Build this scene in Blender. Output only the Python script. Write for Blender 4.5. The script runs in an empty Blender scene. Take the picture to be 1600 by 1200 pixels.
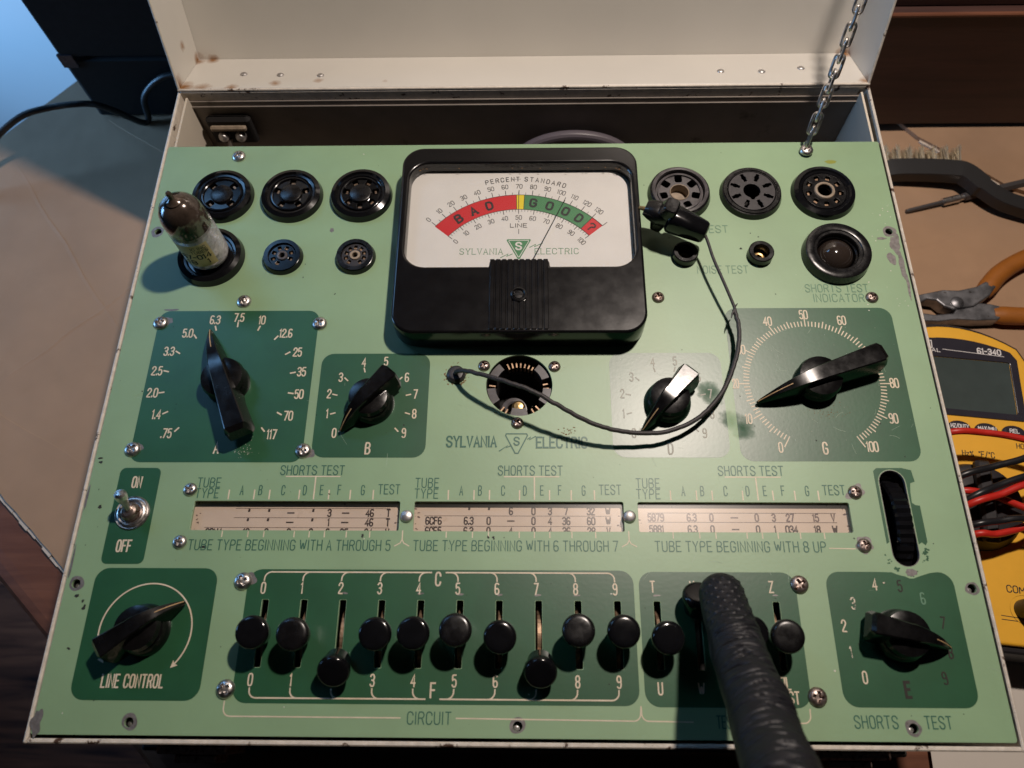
import bpy, math, random
from math import sin, cos, pi, radians, hypot, atan2
from mathutils import Vector, Matrix, noise

# ------------------------------------------------------------------ scene, camera, light
S = 0.001                                   # the scene is written in millimetres
sc = bpy.context.scene
C = sc.collection
cam_d = bpy.data.cameras.new('camera'); cam = bpy.data.objects.new('camera', cam_d); C.objects.link(cam)
cam_d.sensor_width = 36.0; cam_d.lens = 1215 / 1600 * 36
cam_d.clip_start = 0.01; cam_d.clip_end = 50
R_ = [(0.99976850, 0.00779152, -0.02005611), (-0.00100858, -0.91413640, -0.40540551), (-0.02149275, 0.40533189, -0.91391691)]
CAMP = Vector((204.82, 3.68, 345.97)) * S
m = Matrix.Identity(4)
for i in range(3):
    m[i][0] = R_[0][i]; m[i][1] = -R_[1][i]; m[i][2] = -R_[2][i]; m[i][3] = CAMP[i]
cam.matrix_world = m
cam_d.dof.use_dof = True; cam_d.dof.focus_distance = 0.395; cam_d.dof.aperture_fstop = 11.0
sc.camera = cam

w = bpy.data.worlds.new('World'); sc.world = w; w.use_nodes = True
bg = w.node_tree.nodes['Background']; bg.inputs[0].default_value = (0.55, 0.62, 0.75, 1); bg.inputs[1].default_value = 0.006

def light(name, kind, loc, target, energy, color, **kw):
    d = bpy.data.lights.new(name, kind); d.energy = energy; d.color = color
    for k, v in kw.items(): setattr(d, k, v)
    o = bpy.data.objects.new(name, d); C.objects.link(o); o.location = Vector(loc) * S
    o.rotation_euler = (Vector(target) - Vector(loc)).to_track_quat('-Z', 'Y').to_euler()
    return o
# desk lamp above the lid, small and warm; cool daylight from a window on the left
light('desk_lamp', 'AREA', (385, 378, 640), (215, 130, 0), 4.65, (1.0, 0.865, 0.765), shape='DISK', size=0.034)
light('window_light', 'AREA', (-1250, 560, 60), (-480, 860, -330), 12.5, (0.23, 0.53, 1.0), shape='RECTANGLE', size=0.8, size_y=0.6, spread=radians(85))

light('window_sky', 'AREA', (-560, 1010, 900), (40, 250, 0), 0.75, (0.25, 0.55, 1.0), shape='RECTANGLE', size=0.5, size_y=0.5, spread=radians(70))

vs = sc.view_settings
vs.view_transform = 'Standard'; vs.look = 'None'; vs.exposure = 0.0; vs.gamma = 1.0; vs.use_curve_mapping = False
sc.render.engine = 'CYCLES'
sc.cycles.max_bounces = 8; sc.cycles.transparent_max_bounces = 16
sc.cycles.caustics_reflective = False; sc.cycles.caustics_refractive = False
sc.cycles.use_denoising = True
rnd = random.Random(7)

# ------------------------------------------------------------------ materials
def mat(name, col, rough=0.5, metal=0.0, spec=0.5, var=0.0, vscale=60, rvar=0.0, rscale=90, bump=0.0, bscale=400,
        col2=None, thr=(0.55, 0.62), c2scale=70, coat=0.0, rough2=None, detail=4, spots=None, spotcol=None, spotrough=None, spotsoft=(0.66, 0.86)):
    m = bpy.data.materials.new(name); m.use_nodes = True
    nt = m.node_tree; N = nt.nodes; L = nt.links; b = N['Principled BSDF']
    b.inputs['Base Color'].default_value = (*col, 1); b.inputs['Roughness'].default_value = rough
    b.inputs['Metallic'].default_value = metal; b.inputs['Specular IOR Level'].default_value = spec
    if coat: b.inputs['Coat Weight'].default_value = coat; b.inputs['Coat Roughness'].default_value = 0.12
    geo = N.new('ShaderNodeNewGeometry')
    def nz(scale, det=detail, rgh=0.6):
        n = N.new('ShaderNodeTexNoise'); n.inputs['Scale'].default_value = scale; n.inputs['Detail'].default_value = det
        n.inputs['Roughness'].default_value = rgh; L.new(geo.outputs['Position'], n.inputs['Vector']); return n
    colsock = None
    if var:
        n = nz(vscale); r = N.new('ShaderNodeMapRange'); r.inputs[1].default_value = 0.3; r.inputs[2].default_value = 0.7
        L.new(n.outputs['Fac'], r.inputs[0])
        mx = N.new('ShaderNodeMix'); mx.data_type = 'RGBA'
        mx.inputs[6].default_value = (*[max(0, c * (1 - var)) for c in col], 1)
        mx.inputs[7].default_value = (*[min(1, c * (1 + var)) for c in col], 1)
        L.new(r.outputs[0], mx.inputs[0]); colsock = mx.outputs[2]
    fac2 = None
    if col2:
        n = nz(c2scale, 6, 0.65); r = N.new('ShaderNodeMapRange'); r.inputs[1].default_value = thr[0]; r.inputs[2].default_value = thr[1]
        L.new(n.outputs['Fac'], r.inputs[0]); fac2 = r.outputs[0]
        mx = N.new('ShaderNodeMix'); mx.data_type = 'RGBA'
        if colsock: L.new(colsock, mx.inputs[6])
        else: mx.inputs[6].default_value = (*col, 1)
        mx.inputs[7].default_value = (*col2, 1); L.new(fac2, mx.inputs[0]); colsock = mx.outputs[2]
    sf = None
    if spots:      # marks with an uneven edge round given places (mm): x, y, z, radius
        n = nz(110, 6, 0.7)
        for sx, sy, sz, sr in spots:
            ds = N.new('ShaderNodeVectorMath'); ds.operation = 'DISTANCE'; L.new(geo.outputs['Position'], ds.inputs[0]); ds.inputs[1].default_value = (sx * S, sy * S, sz * S)
            mr = N.new('ShaderNodeMapRange'); mr.inputs[1].default_value = 0; mr.inputs[2].default_value = sr * S; mr.inputs[3].default_value = 0.62; mr.inputs[4].default_value = -0.25
            L.new(ds.outputs['Value'], mr.inputs[0])
            ad = N.new('ShaderNodeMath'); L.new(mr.outputs[0], ad.inputs[0]); L.new(n.outputs['Fac'], ad.inputs[1])
            st = N.new('ShaderNodeMapRange'); st.inputs[1].default_value = spotsoft[0]; st.inputs[2].default_value = spotsoft[1]; L.new(ad.outputs[0], st.inputs[0])
            if sf is None: sf = st.outputs[0]
            else:
                mxx = N.new('ShaderNodeMath'); mxx.operation = 'MAXIMUM'; L.new(sf, mxx.inputs[0]); L.new(st.outputs[0], mxx.inputs[1]); sf = mxx.outputs[0]
        if spotcol:
            mx = N.new('ShaderNodeMix'); mx.data_type = 'RGBA'
            if colsock: L.new(colsock, mx.inputs[6])
            else: mx.inputs[6].default_value = (*col, 1)
            mx.inputs[7].default_value = (*spotcol, 1); L.new(sf, mx.inputs[0]); colsock = mx.outputs[2]
    if colsock: L.new(colsock, b.inputs['Base Color'])
    if sf is not None and spotrough:
        rr_ = N.new('ShaderNodeMapRange'); rr_.inputs[3].default_value = rough; rr_.inputs[4].default_value = spotrough; L.new(sf, rr_.inputs[0]); L.new(rr_.outputs[0], b.inputs['Roughness'])
    elif rvar:
        n = nz(rscale); r = N.new('ShaderNodeMapRange'); r.inputs[1].default_value = 0.3; r.inputs[2].default_value = 0.7
        r.inputs[3].default_value = max(0.02, rough - rvar); r.inputs[4].default_value = min(1, rough + rvar)
        L.new(n.outputs['Fac'], r.inputs[0]); L.new(r.outputs[0], b.inputs['Roughness'])
    if bump:
        n = nz(bscale, 3, 0.5); bp = N.new('ShaderNodeBump'); bp.inputs['Strength'].default_value = 1.0
        bp.inputs['Distance'].default_value = bump * S; L.new(n.outputs['Fac'], bp.inputs['Height']); L.new(bp.outputs['Normal'], b.inputs['Normal'])
    return m

def thin_glass(name, tint=(1, 1, 1), rough=0.03, refl=1.0):
    m = bpy.data.materials.new(name); m.use_nodes = True; nt = m.node_tree; N = nt.nodes; L = nt.links
    N.remove(N['Principled BSDF'])
    t = N.new('ShaderNodeBsdfTransparent'); t.inputs[0].default_value = (*tint, 1)
    g = N.new('ShaderNodeBsdfGlossy'); g.inputs['Roughness'].default_value = rough
    lw = N.new('ShaderNodeLayerWeight'); lw.inputs[0].default_value = 0.5          # thin pane: the same reflectance from both sides
    pw = N.new('ShaderNodeMath'); pw.operation = 'POWER'; pw.inputs[1].default_value = 5.0; L.new(lw.outputs['Facing'], pw.inputs[0])
    f = N.new('ShaderNodeMath'); f.operation = 'MULTIPLY_ADD'; f.inputs[1].default_value = 0.95; f.inputs[2].default_value = 0.04; L.new(pw.outputs[0], f.inputs[0])
    mu = N.new('ShaderNodeMath'); mu.operation = 'MULTIPLY'; mu.inputs[1].default_value = refl; mu.use_clamp = True
    mx = N.new('ShaderNodeMixShader'); L.new(f.outputs[0], mu.inputs[0]); L.new(mu.outputs[0], mx.inputs[0])
    L.new(t.outputs[0], mx.inputs[1]); L.new(g.outputs[0], mx.inputs[2]); L.new(mx.outputs[0], N['Material Output'].inputs[0])
    return m

def frosted(name, col, k):
    m = bpy.data.materials.new(name); m.use_nodes = True; nt = m.node_tree; N = nt.nodes; L = nt.links
    p_ = N['Principled BSDF']; p_.inputs['Base Color'].default_value = (*col, 1); p_.inputs['Roughness'].default_value = 0.2
    tl_ = N.new('ShaderNodeBsdfTranslucent'); tl_.inputs[0].default_value = (*col, 1); p = N.new('ShaderNodeMixShader'); p.inputs[0].default_value = 0.5; L.new(p_.outputs[0], p.inputs[1]); L.new(tl_.outputs[0], p.inputs[2])
    t = N.new('ShaderNodeBsdfTransparent'); mx = N.new('ShaderNodeMixShader'); n = N.new('ShaderNodeTexNoise'); g = N.new('ShaderNodeNewGeometry')
    n.inputs['Scale'].default_value = 260; n.inputs['Detail'].default_value = 6; L.new(g.outputs['Position'], n.inputs['Vector'])
    r = N.new('ShaderNodeMapRange'); r.inputs[1].default_value = .38; r.inputs[2].default_value = .68; r.inputs[3].default_value = k * .35; r.inputs[4].default_value = min(1, k * 1.5)
    L.new(n.outputs['Fac'], r.inputs[0]); L.new(r.outputs[0], mx.inputs[0]); L.new(t.outputs[0], mx.inputs[1]); L.new(p.outputs[0], mx.inputs[2]); L.new(mx.outputs[0], N['Material Output'].inputs[0]); return m
M = {}
STAIN = [(300.5, 138, 0, 9), (292, 152, 0, 10), (306, 134, 0, 9.5)]
M['panel'] = mat('panel_green', (0.232, 0.362, 0.200), 0.47, var=0.07, vscale=22, bump=0.034, bscale=560, spec=0.8, spots=STAIN, spotrough=0.7, spotsoft=(0.55, 1.1))
M['patch'] = mat('patch_green', (0.017, 0.086, 0.036), 0.37, var=0.12, vscale=40, bump=0.020, bscale=560, spec=0.72, spots=STAIN, spotrough=0.75, spotsoft=(0.55, 1.1))
M['ink_green'] = mat('ink_green', (0.035, 0.125, 0.085), 0.42)
M['ink_faint'] = mat('ink_faint', (0.12, 0.235, 0.15), 0.40)
M['ink_cream'] = mat('ink_cream', (0.66, 0.56, 0.42), 0.5, var=0.12, vscale=150)
M['ink_worn'] = mat('ink_worn', (0.014, 0.008, 0.006), 0.6, var=0.4, vscale=400)
M['ink_glare'] = mat('ink_glare', (0.30, 0.30, 0.25), 0.5, var=0.2, vscale=300)  # dial D ink greyed to imitate lamp glare over its lettering
M['ink_half'] = mat('ink_half', (0.62, 0.54, 0.42), 0.5, col2=(0.05, 0.09, 0.06), thr=(0.5, 0.54), c2scale=500)
M['bare'] = mat('bare_metal', (0.20, 0.185, 0.18), 0.45, metal=0.35, var=0.3, vscale=500, bump=0.03, bscale=900)
M['fleck'] = mat('paint_fleck', (0.62, 0.60, 0.52), 0.6)
M['scratch'] = mat('fine_scratch', (0.33, 0.42, 0.32), 0.5)
M['speck'] = mat('dark_speck', (0.02, 0.022, 0.018), 0.7)
M['yellow_mark'] = mat('yellow_mark', (0.24, 0.26, 0.03), 0.6)
M['rust_mark'] = mat('rust_mark', (0.16, 0.085, 0.03), 0.8, var=0.4, vscale=600)
M['cream'] = mat('cream_enamel', (0.62, 0.555, 0.455), 0.42, var=0.06, vscale=14, rvar=0.08, col2=(0.22, 0.10, 0.04), thr=(0.715, 0.78), c2scale=28, bump=0.02, bscale=300)
M['lid'] = mat('lid_enamel', (0.60, 0.575, 0.525), 0.40, var=0.05, vscale=9, rvar=0.06, col2=(0.25, 0.14, 0.05), thr=(0.78, 0.88), c2scale=16, bump=0.02, bscale=300, spots=[(0, 347, 0, 15), (12, 347, 0, 11), (30, 347, 0, 8), (0, 382, -10, 9), (8, 382, -12, 8), (55, 352, -2, 7), (80, 354, -3, 7), (401, 347, 0, 11), (398, 383, -12, 9), (120, 352, -3, 6), (-1, 372, 10, 6)], spotcol=(0.26, 0.12, 0.04), spotrough=0.7, spotsoft=(0.60, 1.05))
M['rim'] = mat('chipped_rim', (0.62, 0.56, 0.48), 0.5, var=0.15, vscale=300, col2=(0.07, 0.035, 0.02), thr=(0.60, 0.64), c2scale=120, bump=0.1, bscale=600)
M['inner'] = mat('case_inner', (0.20, 0.17, 0.145), 0.6, var=0.25, vscale=18, col2=(0.04, 0.03, 0.02), thr=(0.6, 0.75), c2scale=40)
M['black'] = mat('black_bakelite', (0.005, 0.005, 0.006), 0.14, var=0.2, vscale=200, rvar=0.05, rscale=140, spec=0.45, bump=0.003, bscale=900)
M['knob_black'] = mat('knob_bakelite', (0.0045, 0.0042, 0.0045), 0.22, var=0.4, vscale=240, rvar=0.07, rscale=170, spec=0.42, bump=0.010, bscale=480)
M['black_worn'] = mat('black_bakelite_dusty', (0.006, 0.0056, 0.006), 0.27, var=0.4, vscale=260, rvar=0.09, rscale=200, spec=0.5, bump=0.015, bscale=700)
M['meter_black'] = mat('meter_bakelite', (0.005, 0.0045, 0.005), 0.20, rvar=0.025, rscale=120, spec=0.55, bump=0.009, bscale=240)
M['phenolic'] = mat('dull_phenolic', (0.026, 0.023, 0.026), 0.45, var=0.3, vscale=300, bump=0.03, bscale=700)
M['hole'] = mat('dark_inside', (0.006, 0.005, 0.005), 0.8)
M['brass'] = mat('brass_contact', (0.45, 0.30, 0.13), 0.35, metal=0.9, var=0.4, vscale=600)
M['tan'] = mat('tan_phenolic', (0.28, 0.22, 0.16), 0.55, var=0.2, vscale=300)
M['grey_soc'] = mat('grey_socket', (0.085, 0.078, 0.082), 0.36, var=0.3, vscale=250, rvar=0.1)
M['steel'] = mat('nickel_screw', (0.56, 0.53, 0.51), 0.36, metal=1.0, var=0.25, vscale=500, rvar=0.12, rscale=600)
M['steel_rust'] = mat('rusty_screw', (0.36, 0.29, 0.26), 0.38, metal=0.9, var=0.3, vscale=500, rvar=0.12, col2=(0.10, 0.045, 0.02), thr=(0.52, 0.66), c2scale=420)
M['chrome'] = mat('chrome', (0.70, 0.67, 0.64), 0.34, metal=1.0, rvar=0.08, rscale=400, var=0.15, vscale=400)
M['alu'] = mat('dull_aluminium', (0.52, 0.50, 0.49), 0.42, metal=0.9, var=0.15, vscale=400)
M['lever_metal'] = mat('rusty_lever', (0.30, 0.20, 0.13), 0.45, metal=0.7, var=0.5, vscale=500, bump=0.05, bscale=900)
M['dial'] = mat('dial_card', (0.72, 0.70, 0.66), 0.6, var=0.03, vscale=60, col2=(0.50, 0.38, 0.22), thr=(0.72, 0.86), c2scale=70)
M['red'] = mat('dial_red', (0.58, 0.012, 0.018), 0.5)
M['dgreen'] = mat('dial_green', (0.055, 0.22, 0.085), 0.5)
M['dyellow'] = mat('dial_yellow', (0.78, 0.60, 0.02), 0.5)
M['ink'] = mat('black_ink', (0.012, 0.012, 0.014), 0.6)
M['ink_brown'] = mat('brown_ink', (0.035, 0.018, 0.016), 0.6)
M['ink_fade'] = mat('faded_ink', (0.13, 0.09, 0.09), 0.6, var=0.3, vscale=500)
M['paper'] = mat('chart_paper', (0.70, 0.60, 0.515), 0.7, var=0.06, vscale=70, col2=(0.42, 0.30, 0.19), thr=(0.66, 0.85), c2scale=70)
M['cord'] = mat('rubber_cord', (0.014, 0.013, 0.014), 0.42, bump=0.05, bscale=1500)
M['cord_grey'] = mat('grey_cord', (0.11, 0.095, 0.11), 0.35)
M['wire_cloth'] = mat('cloth_wire', (0.030, 0.026, 0.026), 0.6, var=0.4, vscale=900, bump=0.12, bscale=1400)
M['needle'] = mat('needle_paint', (0.02, 0.02, 0.022), 0.5)
M['pane'] = thin_glass('meter_pane', rough=0.05, refl=1.1)
M['chart_pane'] = thin_glass('chart_pane', (0.97, 0.95, 0.93), 0.30, 0.9)
M['tube_glass'] = thin_glass('tube_glass', (0.95, 0.95, 0.96), 0.03, 1.3)
M['glass_sheen'] = frosted('print_and_sheen', (0.82, 0.80, 0.82), 0.66)  # whitish coat: surface print plus white reflection painted onto the lower glass
M['getter'] = mat('getter_mirror', (0.085, 0.062, 0.048), 0.14, metal=0.4, var=0.55, vscale=120, spec=0.9)
M['bulb'] = mat('neon_bulb', (0.030, 0.022, 0.018), 0.08, spec=0.9)
M['plate'] = mat('tube_plate', (0.55, 0.54, 0.53), 0.45, metal=0.3, var=0.3, vscale=300)
M['mica'] = mat('mica', (0.62, 0.60, 0.56), 0.4, var=0.1, vscale=300)
M['sticker'] = frosted('yellow_label', (0.88, 0.72, 0.38), 3.0)
M['cardboard'] = mat('cardboard', (0.385, 0.240, 0.145), 0.85, var=0.16, vscale=9, bump=0.9, bscale=24, col2=(0.36, 0.225, 0.135), thr=(0.58, 0.8), c2scale=30)
M['cardedge'] = mat('torn_card', (0.60, 0.52, 0.44), 0.9, var=0.15, vscale=200)
def wood_mat(name, a, b, scale, rough, axis, dist=9.0):
    m = bpy.data.materials.new(name); m.use_nodes = True; nt = m.node_tree; N = nt.nodes; L = nt.links; p = N['Principled BSDF']
    geo = N.new('ShaderNodeNewGeometry'); mp = N.new('ShaderNodeMapping'); L.new(geo.outputs['Position'], mp.inputs[0])
    mp.inputs['Rotation'].default_value = (0, 0, axis); mp.inputs['Scale'].default_value = (scale * 0.07, scale, scale)
    n = N.new('ShaderNodeTexNoise'); n.inputs['Scale'].default_value = 1.0; n.inputs['Detail'].default_value = 8; n.inputs['Roughness'].default_value = 0.62
    n.inputs['Distortion'].default_value = 0.6; L.new(mp.outputs[0], n.inputs['Vector'])
    r = N.new('ShaderNodeValToRGB'); r.color_ramp.elements[0].position = 0.32; r.color_ramp.elements[1].position = 0.72
    r.color_ramp.elements[0].color = (*a, 1); r.color_ramp.elements[1].color = (*b, 1)
    L.new(n.outputs['Fac'], r.inputs[0]); L.new(r.outputs[0], p.inputs['Base Color']); p.inputs['Roughness'].default_value = rough
    bp = N.new('ShaderNodeBump'); bp.inputs['Distance'].default_value = 0.1 * S; L.new(n.outputs['Fac'], bp.inputs['Height']); L.new(bp.outputs['Normal'], p.inputs['Normal'])
    return m
M['table'] = wood_mat('table_wood', (0.12, 0.045, 0.025), (0.22, 0.09, 0.05), 130, 0.38, radians(42))
M['woodbox'] = wood_mat('dark_walnut', (0.036, 0.017, 0.015), (0.085, 0.038, 0.030), 90, 0.5, 0.0)
M['blackbox'] = mat('black_cabinet', (0.006, 0.006, 0.007), 0.62, var=0.3, vscale=200, bump=0.06, bscale=700, spec=0.3)
M['wall'] = mat('pale_wall', (0.55, 0.55, 0.54), 0.8, var=0.03, vscale=5)
M['rug'] = wood_mat('striped_rug', (0.02, 0.006, 0.006), (0.50, 0.15, 0.07), 45, 0.95, radians(-20))
M['paper_white'] = mat('white_paper', (0.62, 0.57, 0.51), 0.8, var=0.03, vscale=30)
M['mm_yellow'] = mat('meter_yellow', (0.82, 0.43, 0.03), 0.48, var=0.04, vscale=60, bump=0.02, bscale=900)
M['mm_black'] = mat('meter_rubber', (0.022, 0.020, 0.022), 0.5, var=0.2, vscale=200, bump=0.03, bscale=900)
M['mm_bezel'] = mat('meter_bezel', (0.030, 0.028, 0.038), 0.25, rvar=0.06)
M['lcd'] = mat('lcd_glass', (0.055, 0.072, 0.070), 0.18, var=0.1, vscale=60, rvar=0.05)
M['white_ink'] = mat('white_ink', (0.72, 0.70, 0.70), 0.5)
M['red_wire'] = mat('red_silicone', (0.52, 0.022, 0.014), 0.42, var=0.08, vscale=200)
M['black_wire'] = mat('black_silicone', (0.014, 0.014, 0.016), 0.35, rvar=0.06)
M['plier_steel'] = mat('plier_steel', (0.26, 0.26, 0.275), 0.42, metal=0.85, var=0.35, vscale=120, rvar=0.12, col2=(0.08, 0.06, 0.05), thr=(0.6, 0.72), c2scale=260)
M['plier_grip'] = mat('orange_grip', (0.34, 0.115, 0.016), 0.5, var=0.12, vscale=80, col2=(0.16, 0.05, 0.01), thr=(0.66, 0.8), c2scale=70)
M['brush_body'] = mat('brush_plastic', (0.020, 0.019, 0.019), 0.5, bump=0.03, bscale=600)
M['bristle'] = mat('steel_bristle', (0.80, 0.70, 0.55), 0.42, metal=0.55, var=0.3, vscale=900)
M['driver'] = mat('driver_steel', (0.12, 0.11, 0.11), 0.4, metal=0.6)
M['glove'] = mat('nitrile_glove', (0.005, 0.005, 0.008), 0.54, rvar=0.05, rscale=300, spec=0.42, bump=0.025, bscale=420)
M['pointer'] = mat('pointer_paint', (0.46, 0.30, 0.15), 0.6, var=0.3, vscale=500)

# ------------------------------------------------------------------ mesh builder
class MB:
    def __init__(s): s.v = []; s.f = []; s.sm = []
    def add(s, v, f, smooth=False):
        n = len(s.v); s.v += [tuple(p) for p in v]; s.f += [tuple(i + n for i in q) for q in f]; s.sm += [smooth] * len(f); return s
    def box(s, a, b, bev=0.0):
        (x0, y0, z0), (x1, y1, z1) = a, b
        if not bev:
            v = [(x, y, z) for z in (z0, z1) for y in (y0, y1) for x in (x0, x1)]
            return s.add(v, [(0, 2, 3, 1), (4, 5, 7, 6), (0, 1, 5, 4), (2, 6, 7, 3), (0, 4, 6, 2), (1, 3, 7, 5)])
        rs = []
        for z, i in ((z0, bev), (z0 + bev, 0), (z1 - bev, 0), (z1, bev)):
            rs.append([(x, y, z) for x, y in rrect(x0 + i, y0 + i, x1 - i, y1 - i, max(bev - i * 0.5, 0.01), 2)])
        return s.loft(rs, caps=True)
    def loft(s, rings, caps=True, smooth=False, closed=True):
        n = len(rings[0]); v = [p for r in rings for p in r]; f = []
        for k in range(len(rings) - 1):
            for i in range(n if closed else n - 1):
                j = (i + 1) % n; f.append((k * n + i, k * n + j, (k + 1) * n + j, (k + 1) * n + i))
        s.add(v, f, smooth)
        if caps:
            s.add(rings[0], [tuple(range(n - 1, -1, -1))]); s.add(rings[-1], [tuple(range(n))])
        return s
    def lathe(s, prof, c=(0, 0, 0), n=48, smooth=True, axis=None):
        v = []; f = []; k = len(prof)
        for i in range(n):
            a = 2 * pi * i / n
            for r, z in prof: v.append((r * cos(a), r * sin(a), z))
        for i in range(n):
            j = (i + 1) % n
            for q in range(k - 1): f.append((i * k + q, j * k + q, j * k + q + 1, i * k + q + 1))
        if axis is not None:
            q = Vector((0, 0, 1)).rotation_difference(Vector(axis).normalized()).to_matrix(); v = [tuple(q @ Vector(p)) for p in v]
        return s.add([(p[0] + c[0], p[1] + c[1], p[2] + c[2]) for p in v], f, smooth)
    def tube(s, pts, r, n=10, smooth=True, caps=True, flat=1.0):
        pts = [Vector(p) for p in pts]; rings = []; up = Vector((0, 0, 1))
        for i, p in enumerate(pts):
            t = (pts[min(i + 1, len(pts) - 1)] - pts[max(i - 1, 0)]).normalized()
            u = t.cross(up)
            u = t.cross(Vector((0, 1, 0))) if u.length < 1e-3 else u
            u.normalize(); v_ = u.cross(t)
            rr = r(i / (len(pts) - 1)) if callable(r) else r
            rings.append([tuple(p + u * (rr * cos(a)) + v_ * (rr * flat * sin(a))) for a in [2 * pi * k / n for k in range(n)]])
        return s.loft(rings, caps, smooth)
    def prism(s, poly, z0, z1):
        n = len(poly)
        return s.add([(x, y, z0) for x, y in poly] + [(x, y, z1) for x, y in poly],
                     [tuple(range(n - 1, -1, -1)), tuple(range(n, 2 * n))] + [(i, (i + 1) % n, n + (i + 1) % n, n + i) for i in range(n)])
    def merge(s, o, T=None):
        v = o.v if T is None else [tuple(T @ Vector(p)) for p in o.v]
        n = len(s.v); s.v += v; s.f += [tuple(i + n for i in q) for q in o.f]; s.sm += o.sm; return s

ORG = {}
def mesh_of(mb, name, org=(0, 0, 0), mats=()):
    me = bpy.data.meshes.new(name)
    me.from_pydata([((p[0] - org[0]) * S, (p[1] - org[1]) * S, (p[2] - org[2]) * S) for p in mb.v], [], mb.f)
    me.polygons.foreach_set('use_smooth', mb.sm); me.update()
    if any(mb.sm):
        try: me.set_sharp_from_angle(angle=radians(30))
        except Exception: pass
    return me
def place(name, me, parent=None, org=(0, 0, 0), rz=0.0, material=None):
    o = bpy.data.objects.new(name, me); C.objects.link(o)
    if material and not len(me.materials): me.materials.append(material)
    po = ORG[parent.name] if parent else (0, 0, 0)
    if parent: o.parent = parent
    o.location = ((org[0] - po[0]) * S, (org[1] - po[1]) * S, (org[2] - po[2]) * S); o.rotation_euler = (0, 0, rz)
    ORG[o.name] = org
    return o
def obj(name, mb, material, parent=None, org=None, label=None):
    if org is None: org = (0, 0, 0)
    o = place(name, mesh_of(mb, name, org), parent, org, 0, M[material])
    if label: o['label'] = label
    return o
def thing(name, label, cat, org, group=None):
    o = bpy.data.objects.new(name, None); C.objects.link(o); o.empty_display_size = 0.02
    o.location = Vector(org) * S; ORG[o.name] = org; tag(o, label, cat, group); return o
def tag(o, label, cat, group=None):
    o['label'] = label; o['category'] = cat
    if group: o['group'] = group
    return o
def structure(o): o['kind'] = 'structure'; return o

def rrect(x0, y0, x1, y1, r, n=6):
    p = []
    for cx, cy, a0 in ((x1 - r, y1 - r, 0), (x0 + r, y1 - r, 90), (x0 + r, y0 + r, 180), (x1 - r, y0 + r, 270)):
        for i in range(n + 1):
            a = radians(a0 + 90 * i / n); p.append((cx + r * cos(a), cy + r * sin(a)))
    return p
def circ(cx, cy, r, n=32, a0=0): return [(cx + r * cos(a0 + 2 * pi * i / n), cy + r * sin(a0 + 2 * pi * i / n)) for i in range(n)]
def stadium(x0, y0, x1, y1): return rrect(x0, y0, x1, y1, min(x1 - x0, y1 - y0) / 2 - 0.001, 8)

def fill(loops, z0, z1, bev=0.0, bres=2):
    """plate between z0 and z1 from an outline and holes, edges rounded by bev"""
    cu = bpy.data.curves.new('outline', 'CURVE'); cu.dimensions = '2D'; cu.fill_mode = 'BOTH'
    for lp in loops:
        sp = cu.splines.new('POLY'); sp.points.add(len(lp) - 1); sp.use_cyclic_u = True
        for q, (x, y) in zip(sp.points, lp): q.co = (x, y, 0, 1)
    cu.extrude = max((z1 - z0) / 2 - bev, 0.0005); cu.bevel_depth = bev; cu.bevel_resolution = bres
    if bev: cu.offset = -bev
    o = bpy.data.objects.new('outline', cu); me = bpy.data.meshes.new_from_object(o)
    zc = (z0 + z1) / 2
    mb = MB(); mb.add([(v.co.x, v.co.y, v.co.z + zc) for v in me.vertices], [tuple(p.vertices) for p in me.polygons], False)
    bpy.data.objects.remove(o); bpy.data.curves.remove(cu); bpy.data.meshes.remove(me)
    return mb

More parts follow.
